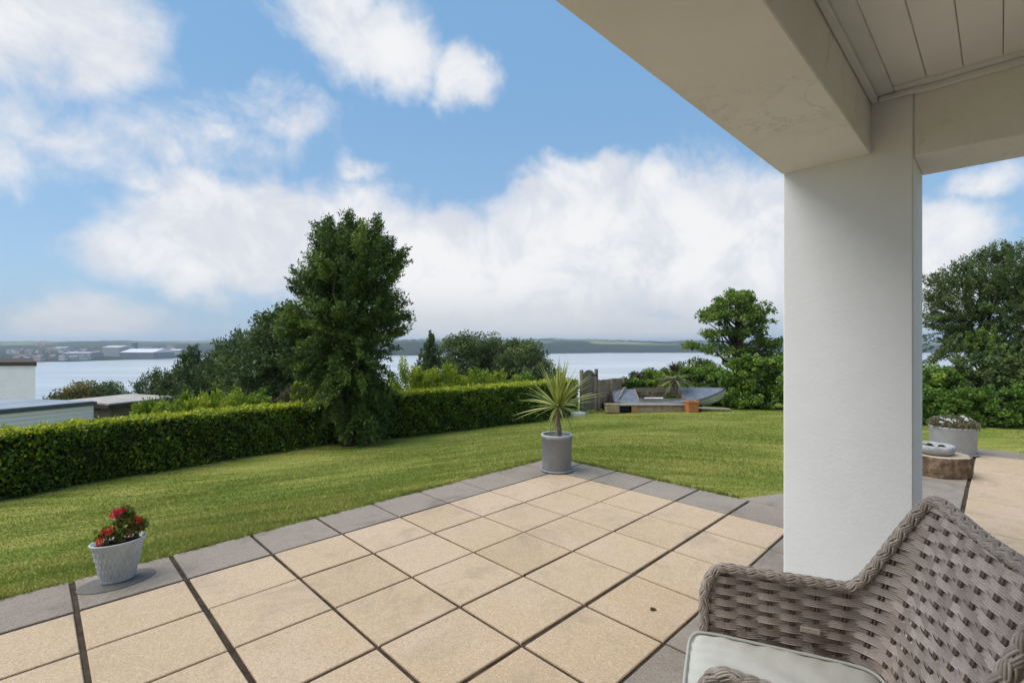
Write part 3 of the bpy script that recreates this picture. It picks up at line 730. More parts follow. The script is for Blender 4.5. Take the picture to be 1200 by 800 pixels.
# ------------------------------------------------------------------ trees and shrubs
rng = np.random.default_rng(21); random.seed(21)
def in_blob(n, b):
    d = sphere_dirs(n); r_ = rng.uniform(0.0, 1, n) ** .42
    return np.array(b[:3]) + d * r_[:, None] * np.array(b[3:6]), d, r_
def plant(name, label, cat, base, blobs, lmat, nclump, per, lsize, crad, trunk=(.12, 2.0), limbs=9, aspect=.45, group=None, up=.15, droop=0.0,
          tint=(.5, .28), clump_tint=.22, flat=.75, crown='crown', stem='trunk', shell=.0, spray=None):
    """trunk and limbs in one tapered mesh, foliage as leaf sized faces in clumps through the crown's volume"""
    e = empty(name, base, label, cat, group=group)
    vol = np.array([b[3] * b[4] * b[5] for b in blobs]) ** .67; vol = vol / vol.sum()
    cl = []
    for b, v in zip(blobs, vol):
        k = max(2, int(round(nclump * v))); P_, d, r_ = in_blob(k * 2, b)
        P_ = P_[np.argsort(-r_ * (1 if shell else 0) + rng.random(2 * k) * (1 - shell))][:k]
        cl.append(P_)
    cl = np.concatenate(cl); cl[:, 2] = np.maximum(cl[:, 2], .1); K = len(cl)
    ct = rng.normal(0, clump_tint, K)
    cs = rng.uniform(.6, 1.35, K) * crad
    npc = np.maximum(4, (per * (cs / crad) ** 2 * rng.uniform(.75, 1.25, K)).astype(int)); who = np.repeat(np.arange(K), npc); n = len(who)
    d = sphere_dirs(n); rr = rng.random(n) ** .5
    off = d * (rr * cs[who])[:, None]; off[:, 2] *= flat
    if spray is not None:                                              # leaves strung along outward sprays
        cen = np.mean(cl, 0); axis_ = unit(cl - cen + np.array([0, 0, spray]) + rng.normal(0, .35, (K, 3)))
        tpos = rng.uniform(-1, 1, n); off = off * .42 + axis_[who] * (tpos * cs[who])[:, None]
    Cn = cl[who] + off; Cn[:, 2] -= droop * (off[:, 0] ** 2 + off[:, 1] ** 2) ** .5
    Cn[:, 2] = np.maximum(Cn[:, 2], .03)
    Dr = off / np.maximum(cs[who], 1e-3)[:, None] * .8 + rng.normal(0, .6, (n, 3)) + np.array([0, 0, up])
    T = np.clip(tint[0] + ct[who] + rng.normal(0, tint[1] * .5, n), 0, 1)
    V, Fq = leaf_quads(Cn, Dr, lsize * rng.uniform(.65, 1.35, n), aspect)
    np_mesh(crown, V, Fq, lmat, e, T)
    m = MB(); tr, th_ = trunk
    wob = [(random.uniform(-.04, .04) * th_, random.uniform(-.04, .04) * th_, 0) for _ in range(4)]
    tp = [(0, 0, -.15), (wob[0][0], wob[0][1], th_ * .3), (wob[1][0], wob[1][1], th_ * .65), (wob[2][0], wob[2][1], th_)]
    m.tube(tp, [tr * 1.25, tr, tr * .8, tr * .45], 8)
    if limbs:
        sel = cl[rng.permutation(K)[:limbs]]
        for q_ in sel:
            f = random.uniform(.35, 1.0); zz = th_ * f
            if zz > q_[2]: zz = max(q_[2] * .6, .05)
            f = zz / th_; i = min(int(f * 3), 2); ff = f * 3 - i
            a = Vector(tp[i]).lerp(Vector(tp[i + 1]), max(0, min(ff, 1))); a.z = zz
            b = Vector(q_); mid = a.lerp(b, .5) + Vector((random.uniform(-.1, .1), random.uniform(-.1, .1), .12)) * (b - a).length
            m.tube([a, mid, b], [tr * .42, tr * .25, tr * .06], 5)
    m.build(stem, M_BARK, e)
    return e
def at(px, depth): return ((px - 600) / 568 * depth, depth)
def zpx(py, depth): return CAMH - (py - 400) / 568 * depth
def shape(depth, base_xy, zbase, ells, ry=None):
    """ellipsoids given as picture-free metres: (x, z_above_camera_axis, rx, rz[, dy, ry])"""
    return [((x - base_xy[0]), (e[0] if e else 0), z - zbase, rx, (e[1] if len(e) > 1 else rx), rz) for (x, z, rx, rz, *e) in ells]

# the tall ash in the gap of the hedge (height about 5.8 m over the lawn)
b = (-4.12, 12.3); z0 = gz(*b)
ASH = [(.12, 0, .75, .72, .65, .7), (.5, 0, 1.2, .5, .5, .9), (0, 0, 1.6, .95, .85, .9), (-.1, 0, 2.6, 1.1, 1, .9), (-.1, 0, 3.55, 1.15, 1, .9), (0, 0, 4.4, 1.18, 1.0, .75), (.1, 0, 4.95, 1.02, .9, .5), (-.5, 0, 5.1, .4, .4, .35),
       (-.05, 0, 5.55, .3, .3, .25), (.45, 0, 5.4, .32, .3, .28), (-.6, 0, 5.45, .2, .2, .2), (1.15, 0, 4.6, .2, .2, .45), (-1.2, 0, 4.05, .3, .35, .35), (-1.3, 0, 3.1, .32, .4, .5), (1.05, 0, 3.3, .3, .4, .6), (-1.0, -.2, 2.2, .4, .4, .4)]
plant('tree', 'tall dense dark ash tree standing in the gap between the two clipped hedges', 'tree', (*b, z0), ASH, L_ASH, 900, 120, .095, .31, (.16, 4.6), 70, .34, up=.05, spray=.5, tint=(.42, .35), clump_tint=.30, droop=.1)

# dark trees behind the left hedge
def ctree(label, px, depth, topy, botz, w, kind, n=150, per=70, group='dark trees behind the left hedge'):
    x, y = at(px, depth); zt = zpx(topy, depth); h = zt - botz
    base = (x, y, botz)
    if kind == 'spire':
        w *= 1.35
        bl = [(0, 0, h * .42, w * .5, w * .5, h * .36), (0, 0, h * .62, w * .38, w * .38, h * .26), (0, 0, h * .78, w * .24, w * .24, h * .17), (0, 0, h * .86, w * .13, w * .13, h * .10),
              (w * .33, 0, h * .45, w * .25, w * .3, h * .22), (-w * .33, 0, h * .4, w * .25, w * .3, h * .22), (0, 0, h * .15, w * .45, w * .4, h * .15)]
        return plant('tree', label, 'tree', base, bl, L_DARK, int(n * 1.9), int(per * 1.7), .15, w * .135, (.12, h * .85), 12, .36, group=group, up=.5, spray=1.2, tint=(.42, .3))
    bl = [(0, 0, h * .60, w * .48, w * .45, h * .36), (-w * .25, 0, h * .45, w * .32, w * .3, h * .3), (w * .26, 0, h * .5, w * .3, w * .3, h * .3), (w * .05, 0, h * .8, w * .28, w * .3, h * .18), (0, 0, h * .2, w * .45, w * .4, h * .2)]
    return plant('tree', label, 'tree', base, bl, L_DARK, int(n * 1.6), int(per * 1.7), .15, w * .13, (.14, h * .6), 14, .42, group=group, tint=(.42, .3))
ctree('dark tree tucked against the tall ash, highest of the dark row', 338, 17.5, 352, -3.2, 3.2, 'round', 190, 80)
ctree('dark tree with a domed top, next left of the highest dark tree', 305, 20, 372, -3.8, 3.4, 'round', 170, 75)
ctree('dark pointed tree in the middle of the dark row with a pale tip', 268, 23, 393, -4.4, 3.6, 'spire', 150, 75)
ctree('small dark pointed tree with one thin leader above the white roofed shed', 227, 25, 405, -4.6, 2.2, 'spire', 110, 65)
ctree('low dark tree filling the row between the thin leader and the bushes', 247, 26.5, 412, -4.8, 3.4, 'round', 120, 65)
ctree('low dark bushy tree with a twin top at the left end of the row', 204, 27, 425, -5.0, 2.8, 'spire', 120, 65)
ctree('squat dark tree at the far left end of the row, beside the rounded bushes', 180, 28, 434, -5.2, 2.4, 'spire', 90, 60)
def bush(label, px, depth, topy, botz, w, lm, n=60, per=60, ls=.12, name='bush', cat='bush', group=None, tint=(.5, .3), **kw):
    x, y = at(px, depth); h = zpx(topy, depth) - botz
    bl = [(0, 0, h * .5, w * .42, w * .35, h * .42), (-w * .28, 0, h * .42, w * .26, w * .28, h * .36), (w * .28, 0, h * .45, w * .26, w * .28, h * .38), (w * .08, 0, h * .72, w * .25, w * .25, h * .24)]
    return plant(name, label, cat, (x, y, botz), bl, lm, int(n * 1.5), int(per * 1.6), ls, w * .17, (.05, h * .5), 6, .48, group=group, tint=tint, **kw)
bush('rounded bush with rusty yellow leaves on its left side, beyond the flat roofs', 86, 44, 445, -7.5, 4.4, L_RUST, 70, 60, .22)
bush('dark rounded bush right of the rusty one, beyond the flat roofs', 100, 45, 444, -7.6, 3.2, L_OAK, 60, 60, .22)
bush('dark dome shaped bush just left of the dark tree row', 128, 46, 443, -7.6, 4.4, L_OAK, 80, 60, .22)
# bright planting behind the left hedge
for (px, dep, ty, w, lm, lab) in [(178, 11.6, 474, 1.7, L_LIME, 'low yellow green shrub behind the hedge, in front of the flat roof edge'),
                                  (222, 12.4, 463, 1.9, L_LIME, 'yellow green shrub behind the hedge, under the dark tree row'),
                                  (268, 13.2, 459, 2.0, L_LIME, 'loose yellow green shrub behind the hedge, left of the dusky pink one'),
                                  (318, 14.2, 457, 1.6, L_PINK, 'dusky pinkish shrub behind the hedge, left of the tall tree'),
                                  (350, 14.8, 443, 1.0, L_LIME, 'feathery bright yellow green shrub against the foot of the tall tree'),
                                  (298, 13.8, 460, 1.3, L_IVY, 'small mid green shrub between the loose yellow green and dusky shrubs'),
                                  (480, 18.0, 426, 2.2, L_LIME, 'bright green shrub right beside the tall tree, behind the hedge'),
                                  (514, 18.5, 430, 2.2, L_LIME, 'bright green spiky shrub in front of the dark conifer'),
                                  (548, 18.8, 432, 2.1, L_LIME, 'bright green spiky shrub in front of the round dark trees'),
                                  (580, 19.2, 432, 1.7, L_LIME, 'leafy mid green shrub with a pale flower, in front of the round dark trees'),
                                  (608, 19.5, 434, 1.6, L_IVY, 'low dull green shrub behind the hedge, left of the sword leaved plant')]:
    x, y = at(px, dep)
    bush(lab, px, dep, ty, -1.9 if dep > 15 else -1.7, w, lm, 60 if lm is L_LIME else 50, 110, .085, name='shrub', cat='shrub', tint=(.6, .45), spray=1.0, up=.5)
# middle distance trees
x, y = at(503, 42)
plant('tree', 'dark ragged conifer left of the three round trees beyond the hedge', 'tree', (x, y, -7), [(0, 0, 4.2, 1.3, 1.3, 2.6), (0, 0, 6.6, .9, .9, 1.5), (0, 0, 8.1, .45, .45, 1.0), (.7, 0, 5.2, .8, .8, 1.2), (-.8, 0, 5, .8, .8, 1.2), (0, 0, 1.8, 1.5, 1.3, 1.6)], L_DARK, 260, 100, .24, .46, (.15, 7.5), 12, .32, up=.5, spray=1.0, tint=(.38, .3))
for (px, ty, w, dep, lab) in [(543, 386, 7.0, 46, 'broad round dark tree beside the ragged conifer'), (582, 390, 6.4, 48, 'round dark tree in the middle of the three round trees'), (614, 394, 6.6, 46, 'lopsided round dark tree at the right of the three round trees, sloping to the water')]:
    x, y = at(px, dep); h = zpx(ty, dep) + 8
    plant('tree', lab, 'tree', (x, y, -8), [(0, 0, h * .62, w * .46, w * .45, h * .34), (-w * .25, 0, h * .5, w * .32, w * .3, h * .3), (w * .3, 0, h * .45, w * .3, w * .3, h * .28), (w * .02, -.3, h * .85, w * .25, w * .25, h * .13), (0, 0, h * .22, w * .5, w * .4, h * .2)], L_OAK, 330, 110, .22, .72, (.22, h * .55), 16, .5, group='three round trees beyond the hedge', tint=(.45, .32))
x, y = at(641, 44); bush('low dark scrubby tree at the right foot of the round trees', 634, 44, 418, -7.5, 3.0, L_OAK, 80, 55, .2)
# the open sycamore by the boat
x, y = at(862, 25); zb = -2.6
SYC = [(-.1, 0, 6.05, 1.1, 1.1, .55), (.3, 0, 5.4, 1.5, 1.3, .55), (-1.2, 0, 5.2, .75, .8, .40), (1.15, 0, 4.8, .9, .9, .5), (-1.0, .2, 4.35, .7, .8, .35), (.1, -.1, 4.5, .8, .9, .40), (1.7, 0, 4.0, .8, .8, .5),
       (-2.25, 0, 3.75, .65, .7, .28), (-.8, 0, 3.6, .75, .8, .32), (.7, 0, 3.65, .8, .8, .4), (-2.1, 0, 2.75, .8, .8, .38), (-1.3, 0, 2.45, .8, .8, .38), (1.7, 0, 3.1, .8, .8, .5), (.4, 0, 2.8, .9, .8, .4), (-.9, 0, 5.75, .55, .5, .3), (.75, 0, 6.05, .6, .5, .38), (.1, 0, 6.25, 1.15, 1.0, .38), (1.15, 0, 5.6, .85, .8, .42), (-1.0, 0, 5.55, .75, .7, .4)]
plant('tree', 'open airy sycamore with bare limbs showing, beside the white pillar', 'tree', (x, y, zb), SYC, L_SYC, 300, 70, .13, .33, (.16, 5.0), 60, .62, flat=.7, tint=(.48, .34))
# right-hand big trees
x, y = at(1150, 23)
plant('tree', 'big feathery dark tree rising right of the pillar', 'tree', (x, y, -1.6), [(0, 0, 4.2, 2.2, 2, 1.6), (-1.5, 0, 4.2, 1.2, 1.2, 1.0), (-1.7, 0, 5.6, .9, .9, .7), (-.6, 0, 5.7, 1.3, 1.3, .9), (.5, 0, 6.6, 1.0, 1, .8), (1.1, 0, 7.2, .6, .6, .6), (1.2, 0, 5.6, 1.1, 1.1, 1.0), (-1.5, 0, 2.8, 1.3, 1.2, 1.0), (1, 0, 2.6, 1.6, 1.3, 1.2), (0, 0, 6.9, .6, .6, .5), (-1.2, 0, 6.5, .45, .5, .35)], L_OAK, 460, 90, .13, .38, (.14, 5.6), 26, .34, tint=(.46, .35), spray=.8, up=.3)
x, y = at(1215, 21)
plant('tree', 'tall dark tree at the right edge of the garden, behind the feathery one', 'tree', (x, y, -1.6), [(0, 0, 4.4, 2.0, 1.8, 1.8), (-.6, 0, 6.0, 1.2, 1.1, 1.0), (.3, 0, 6.7, 1.0, 1, .8), (.8, 0, 5.4, 1.4, 1.2, 1.2), (0, 0, 2.4, 1.8, 1.6, 1.4)], L_OAK, 300, 90, .13, .38, (.14, 5.6), 18, .34, tint=(.44, .35), spray=.8, up=.3)
# shrub belt along the far side of the lawn
def belt(label, px, dep, topy, w, lm, n=90, per=90, ls=.10, dz=0, **kw):
    x, y = at(px, dep); zb = gz(x, y - .4) - .03 + dz; h = zpx(topy, dep) - zb
    bl = [(0, 0, h * .48, w * .45, w * .3, h * .46), (-w * .3, 0, h * .4, w * .24, w * .3, h * .38), (w * .3, 0, h * .4, w * .24, w * .3, h * .38), (-w * .1, 0, h * .8, w * .28, w * .25, h * .18), (w * .22, 0, h * .75, w * .2, w * .22, h * .2), (0, -.2, h * .18, w * .48, w * .25, h * .18)]
    return plant('shrub', label, 'shrub', (x, y, zb), bl, lm, n, per, ls, w * .09, (.06, h * .6), 6, .6, tint=kw.pop('tint', (.45, .36)), **kw)
belt('big rounded ivy clad shrub beside the pale bow of the boat', 886, 18.9, 413, 2.6, L_IVY, 200, 110, .10)
belt('green shrub between the boat and the sycamore', 838, 20.6, 428, 2.0, L_IVY, 110, 90, .10)
belt('mid green flowering shrub behind the middle of the boat', 795, 21.2, 431, 1.9, L_LIME, 90, 90, .10, tint=(.3, .3))
belt('low dark ivy mound against the fence, behind the stern of the boat', 742, 19.9, 441, 1.3, L_IVY, 80, 90, .09, tint=(.2, .3))
belt('pale dusty green shrub rising behind the dark ivy mound', 752, 22.4, 434, 2.0, L_PINK, 80, 90, .10, tint=(.25, .3))
belt('yellow green shrub right of the dark ivy mound, behind the cockpit of the boat', 774, 20.6, 434, 1.9, L_LIME, 110, 100, .10, tint=(.30, .35))
belt('dense mid green shrub right of the shaggy palm, behind the foredeck', 816, 20.3, 429, 1.9, L_IVY, 120, 100, .10, tint=(.5, .36))
belt('fine leaved olive shrub far behind the stern of the boat, along the lawn edge', 772, 23.0, 431, 2.6, L_OAK, 110, 90, .11)
belt('low dark shrub at the foot of the belt, close beside the pillar', 1074, 15.7, 452, 1.9, L_IVY, 90, 100, .09, tint=(.3, .3))
belt('low dark shrub behind the daisy planter, at the foot of the dense one', 1128, 15.4, 452, 2.0, L_IVY, 90, 100, .09, tint=(.3, .3))
belt('low dark shrub at the foot of the olive green one, far right of the lawn', 1182, 15.1, 450, 2.0, L_IVY, 90, 100, .09, tint=(.3, .3))
belt('low green shrub tucked behind the pale bow of the boat', 862, 19.6, 452, 1.5, L_IVY, 70, 90, .09, tint=(.35, .3))
belt('ivy shrub largely hidden behind the white pillar', 945, 18.2, 415, 2.3, L_IVY, 110, 90, .10)
belt('another shrub of the belt hidden behind the white pillar', 1010, 17.4, 418, 2.3, L_IVY, 90, 80, .10)
belt('glossy bright green shrub just right of the pillar', 1098, 16.6, 424, 2.0, L_IVY, 150, 100, .10, tint=(.55, .36))
belt('dark dense shrub right of the glossy one, behind the daisy planter', 1150, 16.4, 412, 2.2, L_DARK, 150, 100, .10, tint=(.6, .36))
belt('tall whippy shrub with upright shoots over the dark dense shrub', 1152, 17.6, 378, 1.8, L_SYC, 120, 90, .10, tint=(.3, .36), spray=1.2, up=.6)
belt('olive green shrub at the right edge of the lawn', 1205, 15.8, 398, 2.2, L_OAK, 150, 100, .10, tint=(.65, .36), spray=1.0)

# ------------------------------------------------------------------ gate and fence
GX, GY = 2.57, 17.9; gz0 = gz(GX, GY)
ge = empty('garden_gate', (GX, GY, gz0), 'grey brown boarded garden gate with a rounded top, at the end of the hedge', 'gate', rz=RZ)
m = MB(); nb = 7; GW = .74
for k in range(nb):
    x0, x1 = .06 + GW * k / nb + .004, .06 + GW * (k + 1) / nb - .004
    def top(x): tt = (x - .06) / GW * 2 - 1; return 1.30 + .27 * sqrt(max(0, 1 - tt * tt * .96))
    pts = [(x0, .06), (x1, .06), (x1, top(x1)), ((x0 + x1) / 2, top((x0 + x1) / 2)), (x0, top(x0))]
    vs = [(a, -.02, b) for a, b in pts] + [(a, .02, b) for a, b in pts]; N5 = 5
    m.add(vs, [(0, 1, 2, 3, 4), (9, 8, 7, 6, 5)] + [(i + 5, (i + 1) % 5 + 5, (i + 1) % 5, i) for i in range(5)], 0, random.random())
m.box((.06 + GW / 2, .035, .35), (GW, .03, .1)); m.box((.06 + GW / 2, .035, 1.15), (GW, .03, .1))
m.build('board_panel', M_GATE, ge)
for px_ in (-.0, .92):
    m = MB(); m.box((px_, 0, .78), (.11, .11, 1.62), bev=.012); m.build('post', M_GATE, ge)
for zz in (.72, 1.36):
    m = MB(); m.box((.72, -.03, zz), (.30, .012, .05)); m.box((.86, -.062, zz), (.04, .02, .12)); m.build('hinge', M_IRON, ge)
fx, fy = W2(pq(GX, GY)[0] + 1.0, pq(GX, GY)[1])
fe = empty('fence_panel', (fx, fy, gz(fx, fy) + .0), 'low brown boarded fence panel right of the gate, behind the timber bed', 'fence', rz=RZ)
m = MB()
for k in range(12): m.box((.09 + k * .145, 0, .60 + random.uniform(-.01, .01)), (.135, .022, 1.12), bev=.004, tint=random.random())
m.build('board_panel', M_FENCE, fe)
for k in range(3):
    m = MB(); m.box((.02 + k * .86, -.05, .59), (.09, .08, 1.18), bev=.01); m.build('post', M_FENCE, fe)
m = MB(); m.box((.9, .035, 1.0), (1.8, .04, .08)); m.box((.9, .035, .3), (1.8, .04, .08)); m.build('rail', M_FENCE, fe)
sx_, sy_ = at(676, 17.3)
m = MB(); m.box((0, 0, .07), (.5, .45, .16), bev=.02, rz=.5)
o = m.build('garden_step', M_STONE); o.location = (sx_, sy_, gz(sx_, sy_) - .03); tag(o, 'low grey stone step in front of the garden gate', 'step')

# ------------------------------------------------------------------ timber bed and dinghy
BY = 17.85; bz0 = gz(5.5, BY)
tb = empty('timber_bed', (5.5, BY, bz0), 'low raised bed of old timber sleepers under the boat', 'timber bed'); tb.scale = (1, 1, .78)
m = MB(); m.box((-1.83, -.05, .20), (.50, .30, .42), bev=.015, tint=.8); m.build('end_block', M_SLEEPER, tb)
m = MB(); m.box((-1.35, .06, .17), (.42, .12, .36)); m.build('gap_shade', M_BLACK, tb)  # solid black block in the gap, shade painted as its colour
m = MB()
for k, (x0, x1) in enumerate([(-1.13, -.02), (-.01, .55), (.56, 1.25)]): m.box(((x0 + x1) / 2, -.04, .15), (x1 - x0, .16, .32), bev=.012)
m.build('front_board', M_SLEEPER, tb)
m = MB(); m.box((-1.03, -.055, .15), (.2, .17, .31), bev=.01); m.build('end_grain', M_REDTIM, tb)
m = MB(); m.box((-.40, .05, .345), (3.36, .42, .06), bev=.01); m.box((1.86, .02, .16), (1.3, .30, .07), bev=.01, M=Matrix.Rotation(.05, 3, 'Y')); m.build('top_board', M_SLEEPTOP, tb)
m = MB(); m.box((-.2, .95, .14), (3.6, 1.4, .30)); m.build('soil', M_SOIL, tb)

bt = empty('dinghy', (5.98, BY + .95, bz0 + .24), 'grey decked old dinghy with a pale hull, planted up and heeled towards the lawn', 'boat', rot=(radians(17), radians(0), radians(-4)))
# stations from stern (x -2.1) to bow (x 2.15): half beam, sheer height, keel height
ST = [(-2.05, .60, .26, -.02), (-1.5, .70, .22, -.10), (-.7, .76, .22, -.15), (0, .75, .25, -.16), (.7, .66, .31, -.14), (1.3, .47, .40, -.10), (1.75, .26, .48, -.02), (2.0, .11, .54, .10), (2.14, .015, .57, .26)]
def hullpt(st, f):                                   # f 0 keel .. 1 rail
    x, hb, sh, kl = st; y = hb * (f ** .55); z = kl + (sh - kl) * (f ** 1.5)
    return x + .06 * f * (x > 1.9), y, z
NF = 9
for sgn, nm in ((0, 'hull'),):
    m = MB(); rows = []
    for st in ST:
        row = [hullpt(st, k / (NF - 1)) for k in range(NF)]
        rows.append([(x, -y, z) for x, y, z in reversed(row)] + row[1:])
    n_ = len(rows[0]); vs = [v for r_ in rows for v in r_]
    fs = [(i * n_ + k, i * n_ + k + 1, (i + 1) * n_ + k + 1, (i + 1) * n_ + k) for i in range(len(ST) - 1) for k in range(n_ - 1)]
    fs.append(tuple(range(n_ - 1, -1, -1)))
    m.add(vs, fs, 0, .5, True); m.build('hull', M_HULL, bt)
m = MB()                                            # dark band under the rail, and the rubbing strake
for s_ in (-1, 1):
    pts = [(st[0], s_ * (st[1] + .012), st[2] + .0) for st in ST]; m.tube(pts, .035, 6)
m.tube([(-2.07, -.60, .26), (-2.07, 0, .30), (-2.07, .60, .26)], .03, 6)
m.build('rubbing_strake', M_HULLGREY, bt)
m = MB()
for s_ in (-1, 1):
    for i in range(0, 4):
        a, b2 = ST[i], ST[i + 1]
        q0 = [hullpt(a, .82), hullpt(a, .985), hullpt(b2, .985), hullpt(b2, .82)]
        m.add([(x, s_ * (y + .012), z) for x, y, z in q0], [(0, 1, 2, 3)])
m.build('grey_topside', M_HULLGREY, bt)
# deck: foredeck, side decks and stern deck round an open cockpit x -1.15 .. .55
m = MB(); cam_ = .07
def deckstrip(x0, x1, f0, f1, n=8):
    xs = np.linspace(x0, x1, n); vs = []
    for x in xs:
        hb = np.interp(x, [s[0] for s in ST], [s[1] for s in ST]); sh = np.interp(x, [s[0] for s in ST], [s[2] for s in ST])
        for f in np.linspace(f0, f1, 9): vs.append((x, f * hb, sh + .012 + cam_ * (1 - f * f) * min(1, hb / .5)))
    m.add(vs, [(i * 9 + k, i * 9 + k + 1, (i + 1) * 9 + k + 1, (i + 1) * 9 + k) for i in range(n - 1) for k in range(8)], 0, .5, True)
deckstrip(.55, 2.13, -1, 1, 16); deckstrip(-2.05, -1.15, -1, 1, 8); deckstrip(-1.15, .55, -1, -.70, 8); deckstrip(-1.15, .55, .70, 1, 8)
m.build('deck', M_DECKGREY, bt)
m = MB(); co = []
for x in np.linspace(-1.15, .55, 9): co.append((x, -np.interp(x, [s[0] for s in ST], [s[1] for s in ST]) * .70))
lp = [(x, y, .33) for x, y in co] + [(x, -y, .33) for x, y in reversed(co)] + [(co[0][0], co[0][1], .33)]
for a, b2 in zip(lp[:-1], lp[1:]):
    a, b2 = Vector(a), Vector(b2); m.add([a + Vector((0, 0, .06)), b2 + Vector((0, 0, .06)), b2 - Vector((0, 0, .14)), a - Vector((0, 0, .14))], [(0, 1, 2, 3)])
m.build('cockpit_coaming', M_BUFF, bt)
m = MB(); m.add([(x, y * .98, .20) for x, y in co] + [(x, -y * .98, .20) for x, y in reversed(co)], [tuple(range(18))]); m.build('soil', M_SOIL, bt)
m = MB(); m.box((-.55, -.30, .30), (.7, .10, .03), bev=.008, rz=.03); m.build('white_board', M_STONE, bt)
m = MB(); m.tube([(-1.9, -.45, .36), (-1.55, .45, .42)], .025, 6); m.tube([(-2.0, -.2, .33), (-1.45, .62, .36)], .022, 6); m.build('spar', M_BUFF, bt)

# palm and plants growing in the boat
def sword_leaves(n, Lr, w, el_lo, el_hi, droop, start=(0, 0, 0), seg=6, tintf=None, azs=None):
    Vs, Fs, Ts = [], [], []; o = 0
    for i in range(n):
        a = random.uniform(0, 2 * pi) if azs is None else azs[i]; e_ = random.uniform(el_lo, el_hi); L = Lr * random.uniform(.78, 1.12); dr = droop * random.uniform(.5, 1.5)
        tw = random.uniform(-.5, .5); p_ = np.array(start, float) + np.array([cos(a), sin(a), 0]) * .01; tt = random.random() if tintf is None else tintf(e_)
        side = np.array([-sin(a), cos(a), tw]); side = side / np.linalg.norm(side); pts = []
        for k in range(seg + 1):
            f = k / seg; wd = w * (.55 + .9 * f if f < .35 else (1 - (f - .35) / .65) * .86 + .0) * .5
            d = np.array([cos(a) * cos(e_ - dr * f), sin(a) * cos(e_ - dr * f), sin(e_ - dr * f)])
            nrm_ = np.cross(side, d)
            pts += [p_ - side * wd + nrm_ * wd * .25, p_ + nrm_ * 0, p_ + side * wd + nrm_ * wd * .25]; p_ = p_ + d * L / seg
        Vs.append(np.array(pts))
        for k in range(seg):
            b_ = o + 3 * k; Fs += [(b_, b_ + 1, b_ + 4, b_ + 3), (b_ + 1, b_ + 2, b_ + 5, b_ + 4)]; Ts += [tt, tt]
        o += 3 * (seg + 1)
    return np.concatenate(Vs), np.array(Fs), np.array(Ts)
bx_, by_ = at(791, BY + .95); pb0 = bz0 + .40
pe = empty('palm', (bx_, by_, pb0), 'small shaggy palm with a brown top growing in the boat', 'palm'); pe.scale = (1.45, 1.45, 1.4)
m = MB(); m.tube([(0, 0, -.1), (.02, 0, .25), (0, 0, .55)], [.07, .06, .07], 10); m.build('trunk', M_CANE, pe)
V, F_, T = sword_leaves(46, .62, .055, -.5, .55, .7, (0, 0, .52)); np_mesh('crown', V, F_, L_PALE, pe, T)
V, F_, T = sword_leaves(90, .34, .05, .6, 1.5, .9, (0, 0, .72)); np_mesh('brown_top', V, F_, L_BARKY, pe, T)
for (dx, dy, s_, lm, lab) in [(-.95, -.1, .30, L_DAISY, 'grey green tufty plant at the stern end of the boat'), (-.28, -.25, .26, L_OAK, 'dark green plant in the boat, left of the small palm'), (-.12, -.3, .2, L_RUST, 'low reddish plant at the foot of the small palm')]:
    x_ = bx_ + dx; pl_ = plant('plant', lab, 'plant', (x_, by_ + dy, pb0 - .03), [(0, 0, s_ * .5, s_, s_ * .7, s_ * .6)], lm, 14, 40, .06, s_ * .35, (.012, s_ * .5), 3, .4, crown='foliage', stem='stem')

# terracotta box planter on the timber edge
tx, ty_ = at(810.5, 17.55); tz = gz(tx, ty_)
te = empty('planter', (tx, ty_, tz), 'square orange terracotta planter standing in front of the boat', 'planter', rz=.08)
m = MB(); a, b2, H_ = .17, .195, .41
vs = [(-a, -a, 0), (a, -a, 0), (a, a, 0), (-a, a, 0), (-b2, -b2, H_), (b2, -b2, H_), (b2, b2, H_), (-b2, b2, H_), (-b2 + .03, -b2 + .03, H_), (b2 - .03, -b2 + .03, H_), (b2 - .03, b2 - .03, H_), (-b2 + .03, b2 - .03, H_), (-b2 + .04, -b2 + .04, H_ - .08), (b2 - .04, -b2 + .04, H_ - .08), (b2 - .04, b2 - .04, H_ - .08), (-b2 + .04, b2 - .04, H_ - .08)]
m.add(vs, [(3, 2, 1, 0)] + [(r_ * 4 + i, r_ * 4 + (i + 1) % 4, r_ * 4 + 4 + (i + 1) % 4, r_ * 4 + 4 + i) for r_ in range(3) for i in range(4)]); m.build('pot', M_TERRA, te)
m = MB(); 
for s_, ax in ((-1, 0), (1, 0), (-1, 1), (1, 1)):
    c_ = (s_ * (b2 + .008), 0, H_ - .03) if ax == 0 else (0, s_ * (b2 + .008), H_ - .03); m.box(c_, (.02, .43, .06) if ax == 0 else (.388, .02, .06), bev=.004)
m.build('rim', M_TERRA, te)
m = MB(); m.box((0, 0, H_ - .10), (.29, .29, .06)); m.build('soil', M_SOIL, te)
V, F_, T = sword_leaves(16, .13, .02, .5, 1.4, .4, (0, 0, H_ - .07), 3); np_mesh('foliage', V, F_, L_LIME, te, T)

